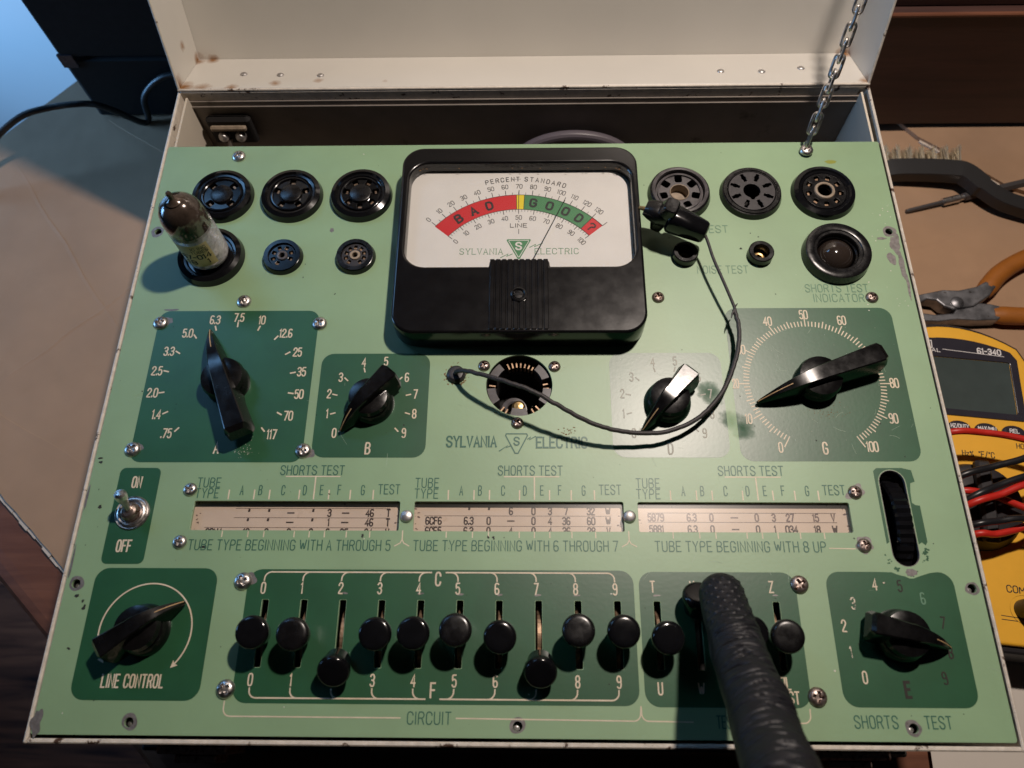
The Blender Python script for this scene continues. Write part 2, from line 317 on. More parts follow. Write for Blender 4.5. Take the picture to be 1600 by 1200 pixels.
# ------------------------------------------------------------------ stroke lettering
_o = [(1, 0), (3, 0), (4, 1), (4, 5), (3, 6), (1, 6), (0, 5), (0, 1), (1, 0)]
GL = {
 'A': (4, [[(0, 0), (2, 6), (4, 0)], [(.7, 2), (3.3, 2)]]),
 'B': (4, [[(0, 0), (0, 6), (2.8, 6), (3.8, 5.2), (3.8, 4), (2.8, 3.2), (0, 3.2)], [(2.6, 3.2), (4, 2.3), (4, 1), (2.9, 0), (0, 0)]]),
 'C': (4, [[(4, 4.4), (4, 5), (3, 6), (1, 6), (0, 5), (0, 1), (1, 0), (3, 0), (4, 1), (4, 1.6)]]),
 'D': (4, [[(0, 0), (0, 6), (2.7, 6), (4, 4.7), (4, 1.3), (2.7, 0), (0, 0)]]),
 'E': (3.6, [[(3.6, 6), (0, 6), (0, 0), (3.6, 0)], [(0, 3.1), (3, 3.1)]]),
 'F': (3.6, [[(3.6, 6), (0, 6), (0, 0)], [(0, 3.1), (3, 3.1)]]),
 'G': (4, [[(4, 4.6), (4, 5), (3, 6), (1, 6), (0, 5), (0, 1), (1, 0), (3, 0), (4, 1), (4, 2.8), (2.3, 2.8)]]),
 'H': (4, [[(0, 0), (0, 6)], [(4, 0), (4, 6)], [(0, 3.1), (4, 3.1)]]),
 'I': (0.4, [[(.2, 0), (.2, 6)]]),
 'L': (3.4, [[(0, 6), (0, 0), (3.4, 0)]]),
 'M': (5, [[(0, 0), (0, 6), (2.5, 1.5), (5, 6), (5, 0)]]),
 'N': (4, [[(0, 0), (0, 6), (4, 0), (4, 6)]]),
 'O': (4, [_o]), '0': (3.8, [_o]),
 'P': (4, [[(0, 0), (0, 6), (3, 6), (4, 5), (4, 3.8), (3, 2.9), (0, 2.9)]]),
 'R': (4, [[(0, 0), (0, 6), (3, 6), (4, 5), (4, 3.9), (3, 3), (0, 3)], [(2.4, 3), (4, 0)]]),
 'S': (4, [[(4, 4.6), (4, 5), (3, 6), (1, 6), (0, 5), (0, 4.2), (.8, 3.4), (3.2, 2.6), (4, 1.8), (4, 1), (3, 0), (1, 0), (0, 1), (0, 1.4)]]),
 'T': (4, [[(0, 6), (4, 6)], [(2, 6), (2, 0)]]),
 'U': (4, [[(0, 6), (0, 1), (1, 0), (3, 0), (4, 1), (4, 6)]]),
 'V': (4, [[(0, 6), (2, 0), (4, 6)]]),
 'W': (5.4, [[(0, 6), (1.35, 0), (2.7, 5), (4.05, 0), (5.4, 6)]]),
 'X': (4, [[(0, 0), (4, 6)], [(0, 6), (4, 0)]]),
 'Y': (4, [[(0, 6), (2, 2.8), (4, 6)], [(2, 2.8), (2, 0)]]),
 'Z': (4, [[(0, 6), (4, 6), (0, 0), (4, 0)]]),
 '1': (1.6, [[(0, 4.9), (1.1, 6), (1.1, 0)]]),
 '2': (3.8, [[(0, 4.4), (0, 5), (1, 6), (2.8, 6), (3.8, 5), (3.8, 4), (0, .5), (0, 0), (3.8, 0)]]),
 '3': (3.8, [[(0, 5), (1, 6), (2.8, 6), (3.8, 5), (3.8, 4), (2.8, 3.1), (1.4, 3.1)], [(2.6, 3.1), (3.8, 2.2), (3.8, 1), (2.8, 0), (1, 0), (0, 1)]]),
 '4': (4, [[(3, 0), (3, 6), (0, 1.8), (4, 1.8)]]),
 '5': (3.8, [[(3.6, 6), (.3, 6), (.2, 3.3), (1.2, 3.8), (2.8, 3.8), (3.8, 2.8), (3.8, 1), (2.8, 0), (1, 0), (0, 1)]]),
 '6': (3.8, [[(3.6, 5.4), (2.8, 6), (1, 6), (0, 5), (0, 1), (1, 0), (2.8, 0), (3.8, 1), (3.8, 2.2), (2.8, 3.1), (1, 3.1), (0, 2.2)]]),
 '7': (3.8, [[(0, 6), (3.8, 6), (1.3, 0)]]),
 '8': (3.8, [[(1, 3.1), (.1, 3.9), (.1, 5.1), (1, 6), (2.8, 6), (3.7, 5.1), (3.7, 3.9), (2.8, 3.1), (1, 3.1), (0, 2.2), (0, .9), (1, 0), (2.8, 0), (3.8, .9), (3.8, 2.2), (2.8, 3.1)]]),
 '9': (3.8, [[(.2, .6), (1, 0), (2.8, 0), (3.8, 1), (3.8, 5), (2.8, 6), (1, 6), (0, 5), (0, 3.8), (1, 2.9), (2.8, 2.9), (3.8, 3.8)]]),
 '.': (0.6, [[(.3, 0), (.3, .7)]]), '-': (2.6, [[(0, 2.9), (2.6, 2.9)]]), '_': (5, [[(0, 2.9), (5, 2.9)]]),
 '"': (1.8, [[(.5, 4.2), (.8, 6)], [(1.5, 4.2), (1.8, 6)]]),
 '/': (3, [[(0, -.6), (3, 6.4)]]), '%': (5, [[(.6, 0), (4.4, 6)], [(.2, 4.6), (1, 5.8), (1.8, 4.6), (1, 3.6), (.2, 4.6)], [(3.2, 1.2), (4, 2.4), (4.8, 1.2), (4, .2), (3.2, 1.2)]]),
 '?': (3.6, [[(0, 4.6), (0, 5), (1, 6), (2.6, 6), (3.6, 5), (3.6, 4), (1.8, 2.8), (1.8, 1.6)], [(1.8, .7), (1.8, 0)]]),
 'z': (3, [[(0, 4), (3, 4), (0, 0), (3, 0)]]), 'o': (1.6, [[(.2, 5.2), (.8, 6), (1.5, 5.2), (.8, 4.4), (.2, 5.2)]]), '~': (3, [[(0, 2.2), (.8, 3), (2.2, 2.2), (3, 3)], [(0, 3.8), (.8, 4.6), (2.2, 3.8), (3, 4.6)]]),
}
def smooth_line(p):
    if len(p) < 5: return p
    closed = p[0] == p[-1]; out = []
    rng = range(len(p) - 1)
    if not closed: out.append(p[0])
    for i in rng:
        a, b = p[i], p[i + 1]
        if closed or i > 0: out.append((a[0] * .8 + b[0] * .2, a[1] * .8 + b[1] * .2))
        if closed or i < len(p) - 2: out.append((a[0] * .2 + b[0] * .8, a[1] * .2 + b[1] * .8))
    out.append(out[0] if closed else p[-1])
    return out
def stroke(mb, pts, wd, z0, z1):
    closed = pts[0] == pts[-1] and len(pts) > 3
    P = [Vector(p) for p in (pts[:-1] if closed else pts)]; n = len(P); Lf = []; Rt = []
    for i in range(n):
        a = P[i - 1] if (closed or i > 0) else None; b = P[(i + 1) % n] if (closed or i < n - 1) else None
        d1 = (P[i] - a).normalized() if a is not None else None; d2 = (b - P[i]).normalized() if b is not None else None
        d = d2 if d1 is None else d1 if d2 is None else (d1 + d2)
        d = d.normalized() if d.length > 1e-6 else d1
        nn = Vector((-d.y, d.x)); k = 1.0
        if d1 is not None and d2 is not None:
            k = 1 / max(0.55, abs(nn.dot(Vector((-d1.y, d1.x)))))
        q = P[i].copy()
        if not closed and i == 0: q -= d * wd * 0.35
        if not closed and i == n - 1: q += d * wd * 0.35
        Lf.append(q + nn * wd / 2 * k); Rt.append(q - nn * wd / 2 * k)
    v = [(p.x, p.y, z1 + .0025 * i) for i, p in enumerate(Lf)] + [(p.x, p.y, z1 + .0025 * i) for i, p in enumerate(Rt)] + [(p.x, p.y, z0) for p in Lf] + [(p.x, p.y, z0) for p in Rt]
    f = []
    for i in range(n if closed else n - 1):
        j = (i + 1) % n
        f += [(n + i, n + j, j, i), (i, j, 2 * n + j, 2 * n + i), (n + j, n + i, 3 * n + i, 3 * n + j)]
    mb.add(v, f)
def text(mb, s, x, y, h, w=None, wt=0.75, z=0.06, th=0.09, xs=0.55, gap=1.7, rot=0.0, slant=0.0, serif=0.0, align='c', space=2.6, wrap=None):
    """lettering centred on x, y; h cap height; xs width of letters against height"""
    u = h / 6.0; adv = []; X = 0.0
    for ch in s:
        if ch == ' ': X += space * 1.0; adv.append(None); continue
        adv.append(X); X += GL[ch][0] + gap
    tot = X - gap; kx = u * xs if w is None else w / max(tot, .1)
    off = {'c': -tot / 2, 'l': 0, 'r': -tot}[align]; cr, sr = cos(rot), sin(rot); k = 0
    for ch, a in zip(s, adv):
        if a is None: continue
        for pl in GL[ch][1]:
            lines = [smooth_line(pl)]
            if serif:
                for e in (pl[0], pl[-1]):
                    if pl[0] != pl[-1] and e[1] in (0, 6): lines.append([(e[0] - serif, e[1]), (e[0] + serif, e[1])])
            for li, ln in enumerate(lines):
                q = []
                for px, py in ln:
                    lx = (px + a + off) * kx; ly = (py - 3) * u; lx += slant * ly
                    q.append((x + lx * cr - ly * sr, y + lx * sr + ly * cr))
                k += 1; dz = 0.0011 * (k % 9)
                stroke(mb, q, wt * u * (0.7 if li else 1), z, z + th + dz)
    return mb
def line(mb, pts, wd, z=0.06, th=0.06): stroke(mb, pts, wd, z, z + th); return mb

# ================================================================== setting
TZ = -125.0
def quad(name, pts, z, material):
    return structure(obj(name, MB().add([(x, y, z) for x, y in pts], [tuple(range(len(pts)))]), material))
quad('floor', [(-2500, -2000), (2500, -2000), (2500, 1500), (-2500, 1500)], -850, 'rug')
wl = MB().add([(-2500, 1000, -850), (2500, 1000, -850), (2500, 1000, 1500), (-2500, 1000, 1500)], [(0, 1, 2, 3)])
structure(obj('wall', wl, 'wall'))
# wooden table turned about 42 degrees to the tester
tb = MB(); e = Vector((0.743, -0.669)); nrm = Vector((0.669, 0.743)); p0 = Vector((-113, 78))
rings = []
for t, dz in ((0, -30), (0, -9), (1.2, -5), (4, -2), (9, -.4), (14, 0)):
    a = p0 + nrm * t - e * 296; b = p0 + nrm * t + e * 900; c = b + nrm * 900; d = a + nrm * (520 - t)
    rings.append([(a.x, a.y, TZ + dz), (b.x, b.y, TZ + dz), (c.x, c.y, TZ + dz), (d.x, d.y, TZ + dz)])
tb.loft(rings, True)
tag(obj('table', tb, 'table', None, (0, 300, -155)), 'brown wooden table whose rounded edge shows at lower left beneath the cardboard', 'table')

def sheet(name, poly, z0, z1, material, label, cat, edge=None, wob=0.0, seed=1):
    r = random.Random(seed); q = []
    for i, a in enumerate(poly):
        b = poly[(i + 1) % len(poly)]; n = max(1, int(hypot(b[0] - a[0], b[1] - a[1]) / 9))
        for k in range(n):
            q.append((a[0] + (b[0] - a[0]) * k / n + r.uniform(-wob, wob), a[1] + (b[1] - a[1]) * k / n + r.uniform(-wob, wob)))
    o = obj(name, fill([q], z0, z1), material, None, (poly[0][0], poly[0][1], z0)); tag(o, label, cat)
    if edge:
        k = MB(); ring = q + [q[0]]
        for i in range(len(q)):
            a, b = ring[i], ring[i + 1]
            k.add([(a[0], a[1], z0 + .3), (b[0], b[1], z0 + .3), (b[0], b[1], z1 - .3), (a[0], a[1], z1 - .3)], [(0, 1, 2, 3)])
    return o
pA = p0 + nrm * 34
cb = [(pA.x - e.x * 298, pA.y - e.y * 298), (pA.x + e.x * 60, pA.y + e.y * 60), (120, 40), (345, 20), (470, 60), (700, 40), (760, 380), (690, 330), (551, 372), (500, 412), (455, 470), (-60, 600), (-118, 534), (-159, 479), (-208, 418)]
sheet('cardboard_sheet', cb, TZ + 0.4, TZ + 4.0, 'cardboard', 'tan corrugated cardboard sheet under the green tester, torn along its left edge', 'cardboard', wob=0.5)
cb2 = [(552, 366), (700, 300), (900, 420), (820, 640), (470, 640), (440, 480), (497, 412)]
sheet('cardboard_sheet', cb2, TZ + 4.4, TZ + 7.6, 'cardboard', 'second cardboard sheet lying on top beside the dark wooden box', 'cardboard', wob=0.4, seed=4)
sheet('paper_sheet', [(418, -60), (600, -50), (600, 62), (423, 48)], TZ + 4.3, TZ + 4.7, 'paper_white', 'white paper lying at the lower right corner of the tester', 'paper')
le = MB()
for k in range(43):
    t = -296 + k * 8.2; a = pA + e * t; b = pA + e * (t + 8.0); ww = 1.4 + 1.6 * rnd.random()
    le.prism([(a.x, a.y), (b.x, b.y), (b.x - nrm.x * ww, b.y - nrm.y * ww), (a.x - nrm.x * ww, a.y - nrm.y * ww)], TZ + .3, TZ + 1.6 + rnd.random())
sheet('cardboard_sheet', [(-124, 437), (-99, 420), (-70, 402), (60, 330), (140, 420), (120, 436), (20, 437.5), (-60, 437.5)], TZ + 4.2, TZ + 4.9, 'cardboard', 'small cardboard flap in front of the black cabinet, shaded blue', 'cardboard', wob=0.3, seed=6)
for (ax_, ay_), (bx_, by_), wd_ in (((-250, 250), (-70, 150), 1.6), ((-190, 400), (-60, 230), 1.2), ((-150, 210), (-60, 300), 1.0), ((430, 300), (520, 330), 1.0)):
    cz_ = MB(); r = random.Random(int(ax_) + 500); A3, B3 = Vector((ax_, ay_)), Vector((bx_, by_)); n3 = Vector((-(B3 - A3).y, (B3 - A3).x)).normalized(); rings = []
    for k in range(25):
        p = A3.lerp(B3, k / 24) + n3 * (.8 * sin(k * .7) + r.uniform(-.25, .25)); h_ = .25 * sin(pi * k / 24) + .01
        rings.append([(p.x - n3.x * wd_ * 2.2, p.y - n3.y * wd_ * 2.2, TZ + 3.98), (p.x, p.y, TZ + 3.99 + h_), (p.x + n3.x * wd_ * .5, p.y + n3.y * wd_ * .5, TZ + 3.98)])
    cz_.loft(rings, False, False, False); obj('crease', cz_, 'cardboard', bpy.data.objects['cardboard_sheet'], ORG['cardboard_sheet'])
sh2 = bpy.data.objects['cardboard_sheet.001']; te = MB(); A2, B2 = Vector((499, 410.5)), Vector((552, 367.0)); d2 = (B2 - A2).normalized(); n2 = Vector((d2.y, -d2.x)); r = random.Random(8)
for k in range(9):
    a, b = A2.lerp(B2, k / 9), A2.lerp(B2, (k + .97) / 9); w0 = 2.6 + r.uniform(-.7, .9)
    te.prism([(a.x, a.y), (b.x, b.y), (b.x + n2.x * w0, b.y + n2.y * w0), (a.x + n2.x * w0, a.y + n2.y * w0)][::-1], TZ + 4.2, TZ + 5.2 + r.random() * .3)
obj('torn_edge', te, 'cardedge', sh2, ORG['cardboard_sheet.001'])
sh = bpy.data.objects['cardboard_sheet']
obj('torn_edge', le, 'cardedge', sh, ORG['cardboard_sheet'])

# ================================================================== tube tester
T = thing('tube_tester', 'green vintage tube tester in a cream metal case with open lid, knobs, levers and meter', 'tube tester', (200, 170, TZ + 5))
CZ = TZ + 5
case = MB()
def wall_box(mb, a, b): mb.box(a, b, 0.5)
X0, X1, Y0, Y1 = -2.4, 402.8, -3.3, 346.6
case.box((X0, Y0, CZ), (-0.7, Y1, 0.0), 0.5); case.box((401.3, Y0 + .003, CZ), (X1, Y1 - .003, -0.1), 0.5)
case.box((-0.69, Y0 + .01, CZ + .01), (401.29, -1.35, -0.25), 0.5)
case.box((-0.69, 345.2, CZ + .02), (401.29, Y1 - .01, 0.4), 0.4)
case.box((-0.68, -1.34, CZ + .1), (401.28, 345.19, CZ + 1.6))
case_o = obj('case', case, 'rim', T, (200, 170, CZ), label='cream enamelled sheet metal case with chipped rim')
inn = MB()
inn.box((-0.66, 304.2, -84), (401.26, 305.4, -1.7)); inn.box((-0.66, 305.41, -85), (401.26, 345.1, -83.8))
inn.box((1.0, 344.0, -83.7), (399.5, 345.1, -6.0))
inn.box((1.0, 342.9, -10.5), (399.5, 343.9, -9.2))
obj('compartment', inn, 'inner', T, (200, 325, -85))
for sx, nm in ((2.4, 'l'), (398.6, 'r')):
    g = MB().box((sx - .6, 306.2, -83), (sx + .6, 343.8, -2.5)); obj('compartment_side', g, 'cream', T, (sx, 325, -83))
ft = MB(); ft.box((-1.5, Y0 - 5, CZ - .4), (402, 12, CZ + 14), 1.5)
obj('base_rail', ft, 'mm_black', T, (200, 0, CZ))
for cx in (62, 340):
    lt = MB().box((cx - 15, Y0 - 4.0, -40), (cx + 15, Y0 - .05, -14), 1.0); lo_ = obj('latch', lt, 'steel_rust', T, (cx, Y0, -40))
    obj('latch_tongue', MB().box((cx - 9, Y0 - 7.5, -36), (cx + 9, Y0 - 4.01, -20), 0.8), 'steel_rust', lo_, (cx, Y0, -40))

# front panel with every opening cut through
SX = [90 + 17 * i for i in range(14)]
SOCK = {'a': (37.3, 269.2), 'b': (75.4, 269.2), 'c': (113.5, 269.2), 'd': (37.3, 230), 'e': (75.4, 230), 'f': (113.8, 230),
        'g': (286.3, 269.2), 'h': (324.9, 269.2), 'i': (363.8, 269.2), 'j': (364.1, 229.8)}
HOLES = [(5.2, 247.2), (4.7, 60.8), (40, 4.9), (200.2, 4.6), (359.9, 5.0), (395.8, 60.5), (394.7, 244.8)]
WIN = [(51.1, 84.9, 146.0, 98.5), (152.6, 84.7, 247.7, 98.4), (254.2, 84.6, 349.3, 98.3)]
loops = [rrect(0, 0, 400, 305, 1.2, 3)]
loops += [circ(x, y, 1.9, 20) for x, y in HOLES]
loops += [rrect(x - 1.45, 26.6, x + 1.45, 54.4, 0.5, 2) for x in SX]
loops += [rrect(*wn, 0.8, 3) for wn in WIN]
loops += [stadium(364.6, 69.7, 376.4, 113.6), circ(200.2, 156.6, 16.1, 64)]
loops += [circ(SOCK[k][0], SOCK[k][1], 13.2, 40) for k in 'abcdghij'] + [circ(SOCK[k][0], SOCK[k][1], 8.4, 32) for k in 'ef']
loops += [circ(286.2, 230.1, 4.6, 24), circ(325.1, 230.1, 4.6, 24)]
pan = obj('panel', fill(loops, -1.5, 0.0, 0.12, 1), 'panel', T, (0, 0, 0), label='light green enamelled front panel with dark green printed fields')
und = MB()
und.box((2, 3, -46), (398, 303, -45))
obj('chassis', und, 'hole', T, (200, 100, -45))
well = mesh_of(MB().lathe([(0, -6), (2.2, -6), (2.2, -1.6)], n=16), 'screw_well'); well.materials.append(M['hole'])
for x, y in HOLES: place('screw_well', well, T, (x, y, 0))
hs = mesh_of(MB().lathe([(0, 0), (1.35, -.3), (1.6, -1)], n=12), 'sunk_rivet'); hs.materials.append(M['alu'])
for x, y in HOLES: place('sunk_rivet', hs, T, (x - .25, y - .4, -2.6))

# dark green printed fields
PZ0, PZ = -0.03, 0.05
def patch(loops): return obj('printed_field', fill(loops, PZ0, PZ), 'patch', pan, (0, 0, 0))
patch([rrect(16.2, 117, 98.3, 198.2, 5.5)])
patch([rrect(102.3, 119.4, 156.2, 173.7, 6)])
patch([rrect(244.3, 119.6, 298.8, 173.8, 6)])
patch([rrect(303.4, 117.8, 386.6, 198.9, 6)])
patch([rrect(13.5, 69.5, 32.8, 114.3, 2.8)])
patch([rrect(12.7, 13.2, 67.4, 67.8, 6)])
slot_h = [rrect(x - 1.65, 26.4, x + 1.65, 54.6, 0.5, 2) for x in SX]
patch([rrect(81.1, 12.5, 250.4, 67.5, 6)] + slot_h[:10])
patch([rrect(252.6, 12.2, 320.4, 67.0, 6)] + slot_h[10:])
# the field round the lower right knob is worn away along its upper edge
ef = rrect(333.6, 12.7, 388.4, 67.4, 6); q = []
for i, (x, y) in enumerate(ef):
    q.append((x, y))
    if i == 6:
        r = random.Random(3)
        for k in range(1, 24):
            xx = 382.4 - k * 1.8
            dip = 2.6 * math.exp(-((xx - 371) / 6.0) ** 2)
            q.append((xx, 67.4 - dip + r.uniform(-.25, .25) * (dip > .3)))
patch([q])
r = random.Random(5); q = []
for x, y in rrect(362.9, 69.9, 380.8, 114.5, 2): q.append((x, y))
wp = [(362.9, 80), (362.9, 113), (364.5, 114.5), (375, 114.6), (379.5, 113.5), (380.8, 108.5), (378.4, 107.2), (377.6, 104.5), (377.3, 98.0), (378.6, 97.0), (380.9, 97.2), (380.9, 81.0), (380.0, 78.8), (378.6, 80.2), (377.3, 78.8)]
stq = stadium(364.2, 69.3, 376.8, 114.0)
right = [(x, y) for x, y in stq if x > 370.5 and y > 79]; left = [(x, y) for x, y in stq if x <= 370.5 and y > 80]
pp = [(364.15, 80.5), (362.9, 79.6), (362.9, 113.2), (364.5, 114.6), (376, 114.7), (380.2, 113.6), (380.8, 108.2), (378.6, 107.4), (377.9, 103.5), (377.6, 98.3), (379, 97.2), (380.9, 97.0), (380.9, 80.6), (379.8, 79), (378.4, 80.4), (376.85, 79.4)]
patch([pp + [(376.83, 108)] + [(370.5 + 6.32 * cos(radians(a)), 107.7 + 6.32 * sin(radians(a))) for a in range(0, 181, 15)] + [(364.17, 107)]])
wf = MB(); r = random.Random(9)
for x, y, n, sp in ((364.0, 72.5, 12, 2.2), (378.5, 73.5, 12, 2.0), (366, 68.6, 8, 1.5), (379.6, 76.5, 8, 1.2), (372, 66.8, 8, 2.6)):
    for k in range(n):
        cx, cy = x + r.gauss(0, sp * .5), y + r.gauss(0, sp * .6); rr = r.uniform(.25, .75)
        if 364.1 < cx < 376.9 and 69.2 < cy < 114: continue
        wf.prism([(cx + rr * r.uniform(.5, 1.3) * cos(a), cy + rr * r.uniform(.5, 1.3) * sin(a)) for a in [2 * pi * j / 7 for j in range(7)]], PZ0, PZ - .01 + .001 * k)
obj('worn_flakes', wf, 'patch', pan, (0, 0, 0))['kind'] = 'stuff'

# --- lettering
Z1 = PZ + 0.0
def letters(name, items, material, **kw):
    for it in items:
        s_, x, y = it[:3]; k = dict(kw); k.update(it[3] if len(it) > 3 else {}); obj(name, text(MB(), s_, x, y, **k), material, pan, (x, y, 0))
kA = dict(h=4.5, wt=0.86, z=Z1, xs=0.56, gap=1.6)
LA = [('6.3', 45.2, 193.0), ('7.5', 57.3, 194.3), ('10', 69.2, 192.8), ('12.6', 82.4, 185.2), ('25', 89.6, 174.6), ('35', 92.9, 163.8), ('50', 93.0, 151.8), ('70', 89.2, 140.5), ('117', 82.4, 131.0),
      ('5.0', 32.4, 185.4), ('3.3', 24.8, 175.2), ('2.5', 20.8, 164.4), ('2.0', 20.8, 152.6), ('1.4', 25.0, 141.2), ('.75', 31.6, 131.5)]
letters('dial_lettering', LA + [('A', 57.0, 124.2, dict(h=5.4))], 'ink_cream', **kA)
tk = MB()
ca = (57.3, 157.0)
for x, y in [(57.2, 190.2), (68.3, 188.1), (77.8, 182.7), (84.7, 174.0), (88.6, 163.3), (88.9, 152.3), (84.7, 141.6), (77.9, 133.4), (36.5, 183.5), (29.3, 174.6), (25.4, 164.2), (25.2, 152.7), (29.1, 142.1), (36.3, 133.4), (46.2, 188.2)]:
    d = Vector((x - ca[0], y - ca[1])).normalized(); line(tk, [(x - d.x * 1.2, y - d.y * 1.2), (x + d.x * 1.2, y + d.y * 1.2)], 0.75, Z1)
obj('dial_tick', tk, 'ink_cream', pan, (0, 0, 0))
LB = [('0', 112.2, 131.7), ('1', 107.9, 141.6), ('2', 107.8, 152.0), ('3', 112.6, 160.8), ('4', 123.4, 168.9), ('5', 134.3, 169.4), ('6', 145.2, 160.7), ('7', 149.9, 151.8), ('8', 149.9, 141.5), ('9', 145.5, 131.7)]
BT = [(115.2, 133.2), (110.6, 141.7), (110.6, 151.5), (115.4, 159.7), (124.0, 164.7), (133.9, 164.9), (142.0, 160.0), (146.5, 151.4), (146.6, 141.7), (141.9, 133.3)]
kB = dict(h=4.4, wt=0.85, z=Z1, xs=0.56, gap=1.7)
for dx, mt in ((0, 'ink_cream'), (142.2, 'ink_glare')):
    letters('dial_lettering', [(a, x + dx, y) for a, x, y in LB] + [('B' if dx == 0 else 'D', 128.9 + dx, 124.0, dict(h=5.4))], mt, **kB)
    tk = MB()
    for x, y in BT:
        d = Vector((x - 128.8, y - 147.3)).normalized(); line(tk, [(x + dx - d.x * 1.1, y - d.y * 1.1), (x + dx + d.x * 1.1, y + d.y * 1.1)], 0.65, Z1)
    obj('dial_tick', tk, mt, pan, (0, 0, 0))
kG = dict(h=4.7, wt=0.80, z=Z1, xs=0.52, gap=1.5)
letters('dial_lettering', [('0', 322.2, 124.6), ('10', 309.0, 138.9), ('20', 304.9, 157.2, dict(xs=.36)), ('30', 309.4, 175.5), ('40', 324.3, 191.3), ('50', 342.7, 195.0), ('60', 361.2, 191.7), ('70', 375.6, 175.5), ('80', 380.8, 157.4), ('90', 377.0, 139.1), ('100', 364.6, 125.0), ('G', 342.8, 124.2, dict(h=5.6))], 'ink_cream', **kG)
tk = MB()
for i in range(101):
    a = radians(240 - 3 * i); r0, r1, ww = 31.4, 33.9, 0.55
    if i % 5 == 0: r1 = 34.8
    if i % 10 == 0: r1 = 36.0
    if i in (0, 100): r1 = 37.2
    line(tk, [(342.8 + r0 * cos(a), 157.1 + r0 * sin(a)), (342.8 + r1 * cos(a), 157.1 + r1 * sin(a))], ww, Z1)
obj('dial_scale', tk, 'ink_cream', pan, (0, 0, 0))
kE = dict(h=4.6, wt=0.78, z=Z1, xs=0.54, gap=1.7)
letters('dial_lettering', [('0', 343.6, 24.2), ('2', 338.4, 44.7), ('4', 354.4, 62.0)], 'ink_cream', **kE)
letters('dial_lettering', [('1', 339.6, 34.2), ('3', 343.8, 54.0), ('-', 358.6, 62.8, dict(xs=.35))], 'ink_half', **kE)
letters('dial_lettering', [('5', 365.0, 61.4), ('7', 380.2, 46.2, dict(rot=-.1)), ('8', 380.8, 34.2), ('9', 376.3, 24.1, dict(rot=.1)), ('E', 360.3, 19.6, dict(h=5.8, wt=1.2))], 'ink_worn', **kE)
letters('dial_lettering', [('6', 373.8, 56.2)], 'ink_faint', **kE)
letters('switch_lettering', [('ON', 22.5, 107.3), ('OFF', 22.6, 77.6)], 'ink_cream', h=5.0, wt=0.9, z=Z1, xs=0.48, gap=2.2)
letters('line_lettering', [('LINE CONTROL', 38.3, 20.8)], 'ink_cream', h=5.0, wt=0.78, z=Z1, w=26.0, gap=2.1, space=3.6)
ar = MB(); cl = (39.6, 40.9); RR = 20.1
line(ar, [(cl[0] + RR * cos(radians(a)), cl[1] + RR * sin(radians(a))) for a in range(215, -44, -5)], 0.62, Z1)
for a, dr in ((-43, -1), (216, 1)):
    p = Vector((cl[0] + RR * cos(radians(a)), cl[1] + RR * sin(radians(a)))); tg = Vector((sin(radians(a)), -cos(radians(a)))) * (1 if dr < 0 else -1); nn = Vector((-tg.y, tg.x))
    ar.prism([tuple(p + tg * 1.6)[:2], tuple(p - tg * 1.3 + nn * 1.5)[:2], tuple(p - tg * .7)[:2], tuple(p - tg * 1.3 - nn * 1.5)[:2]], Z1, Z1 + .08)
obj('rotation_arrow', ar, 'ink_cream', pan, (0, 0, 0))
kC = dict(h=4.6, wt=0.80, z=Z1, xs=0.54)
nums = [(str(i), 88.3 + 17.1 * i, 59.4) for i in range(10)] + [(str(i), 88.0 + 17.13 * i, 21.7) for i in range(10)]
letters('lever_lettering', nums + [('C', 165.0, 63.5, dict(h=5.6)), ('F', 164.9, 18.0, dict(h=5.6)), ('T', 258.5, 60.6), ('V', 275.6, 60.6), ('X', 292.6, 60.8), ('Z', 309.7, 60.7), ('U', 259.1, 19.3), ('W', 276.0, 19.2), ('Y', 293, 19.2),
        ('FIL', 310.4, 21.6, dict(h=4.6)), ('TEST', 311.3, 16.1, dict(h=4.6))], 'ink_cream', **kC)
br = MB()
def bracket(mb, x, y, ye, d, bend):   # short curved branch from the long line down or up to a numeral
    pts = [(x, ye)] + [(x + bend * 3.0 * (1 - cos(radians(t))), y + d * 3.0 * (1 - sin(radians(t)))) for t in range(15, 91, 15)]
    line(mb, pts, 0.6, Z1 + .01)
for i in range(10):
    bx = 88.3 + 17.1 * i; bracket(br, bx, 66.3, 62.6, -1, 1 if i < 5 else -1)
    bracket(br, bx - .2, 14.6, 18.4, 1, 1 if i < 5 else -1)
for a, b, y in ((91.2, 162, 66.3), (168.4, 239.4, 66.3), (90.9, 161.8, 14.6), (168, 239.0, 14.6)): line(br, [(a, y), (b, y)], 0.62, Z1)
Zp = 0.0
def curve_corner(x, y, sx, sy, r=2.6): return [(x + sx * r * (1 - sin(radians(t))), y + sy * r * (1 - cos(radians(t)))) for t in range(90, -1, -15)]
line(br, [(78.4, 13.2)] + [(78.4 + 3 * (1 - cos(radians(t))), 7.5 + 3 * (1 - sin(radians(t)))) for t in range(0, 91, 15)] + [(152.0, 7.4)], 0.5, Zp, .06)
line(br, [(175.0, 7.4), (247.6, 6.9)] + [(247.6 + 2.8 * sin(radians(t)), 6.9 + 2.8 * (1 - cos(radians(t)))) for t in range(15, 91, 15)] + [(250.7, 12.4)], 0.5, Zp, .06)
line(br, [(250.75, 12.0)] + [(250.8 + 2.8 * (1 - cos(radians(t))), 6.9 + 2.8 * (1 - sin(radians(t)))) for t in range(0, 91, 15)] + [(271.5, 6.7)], 0.5, Zp, .068)
line(br, [(299, 6.7), (316.4, 6.6)] + [(316.4 + 2.8 * sin(radians(t)), 6.6 + 2.8 * (1 - cos(radians(t)))) for t in range(15, 91, 15)] + [(319.3, 11.8)], 0.5, Zp, .06)
obj('lever_bracket', br, 'ink_cream', pan, (0, 0, 0))['kind'] = 'stuff'
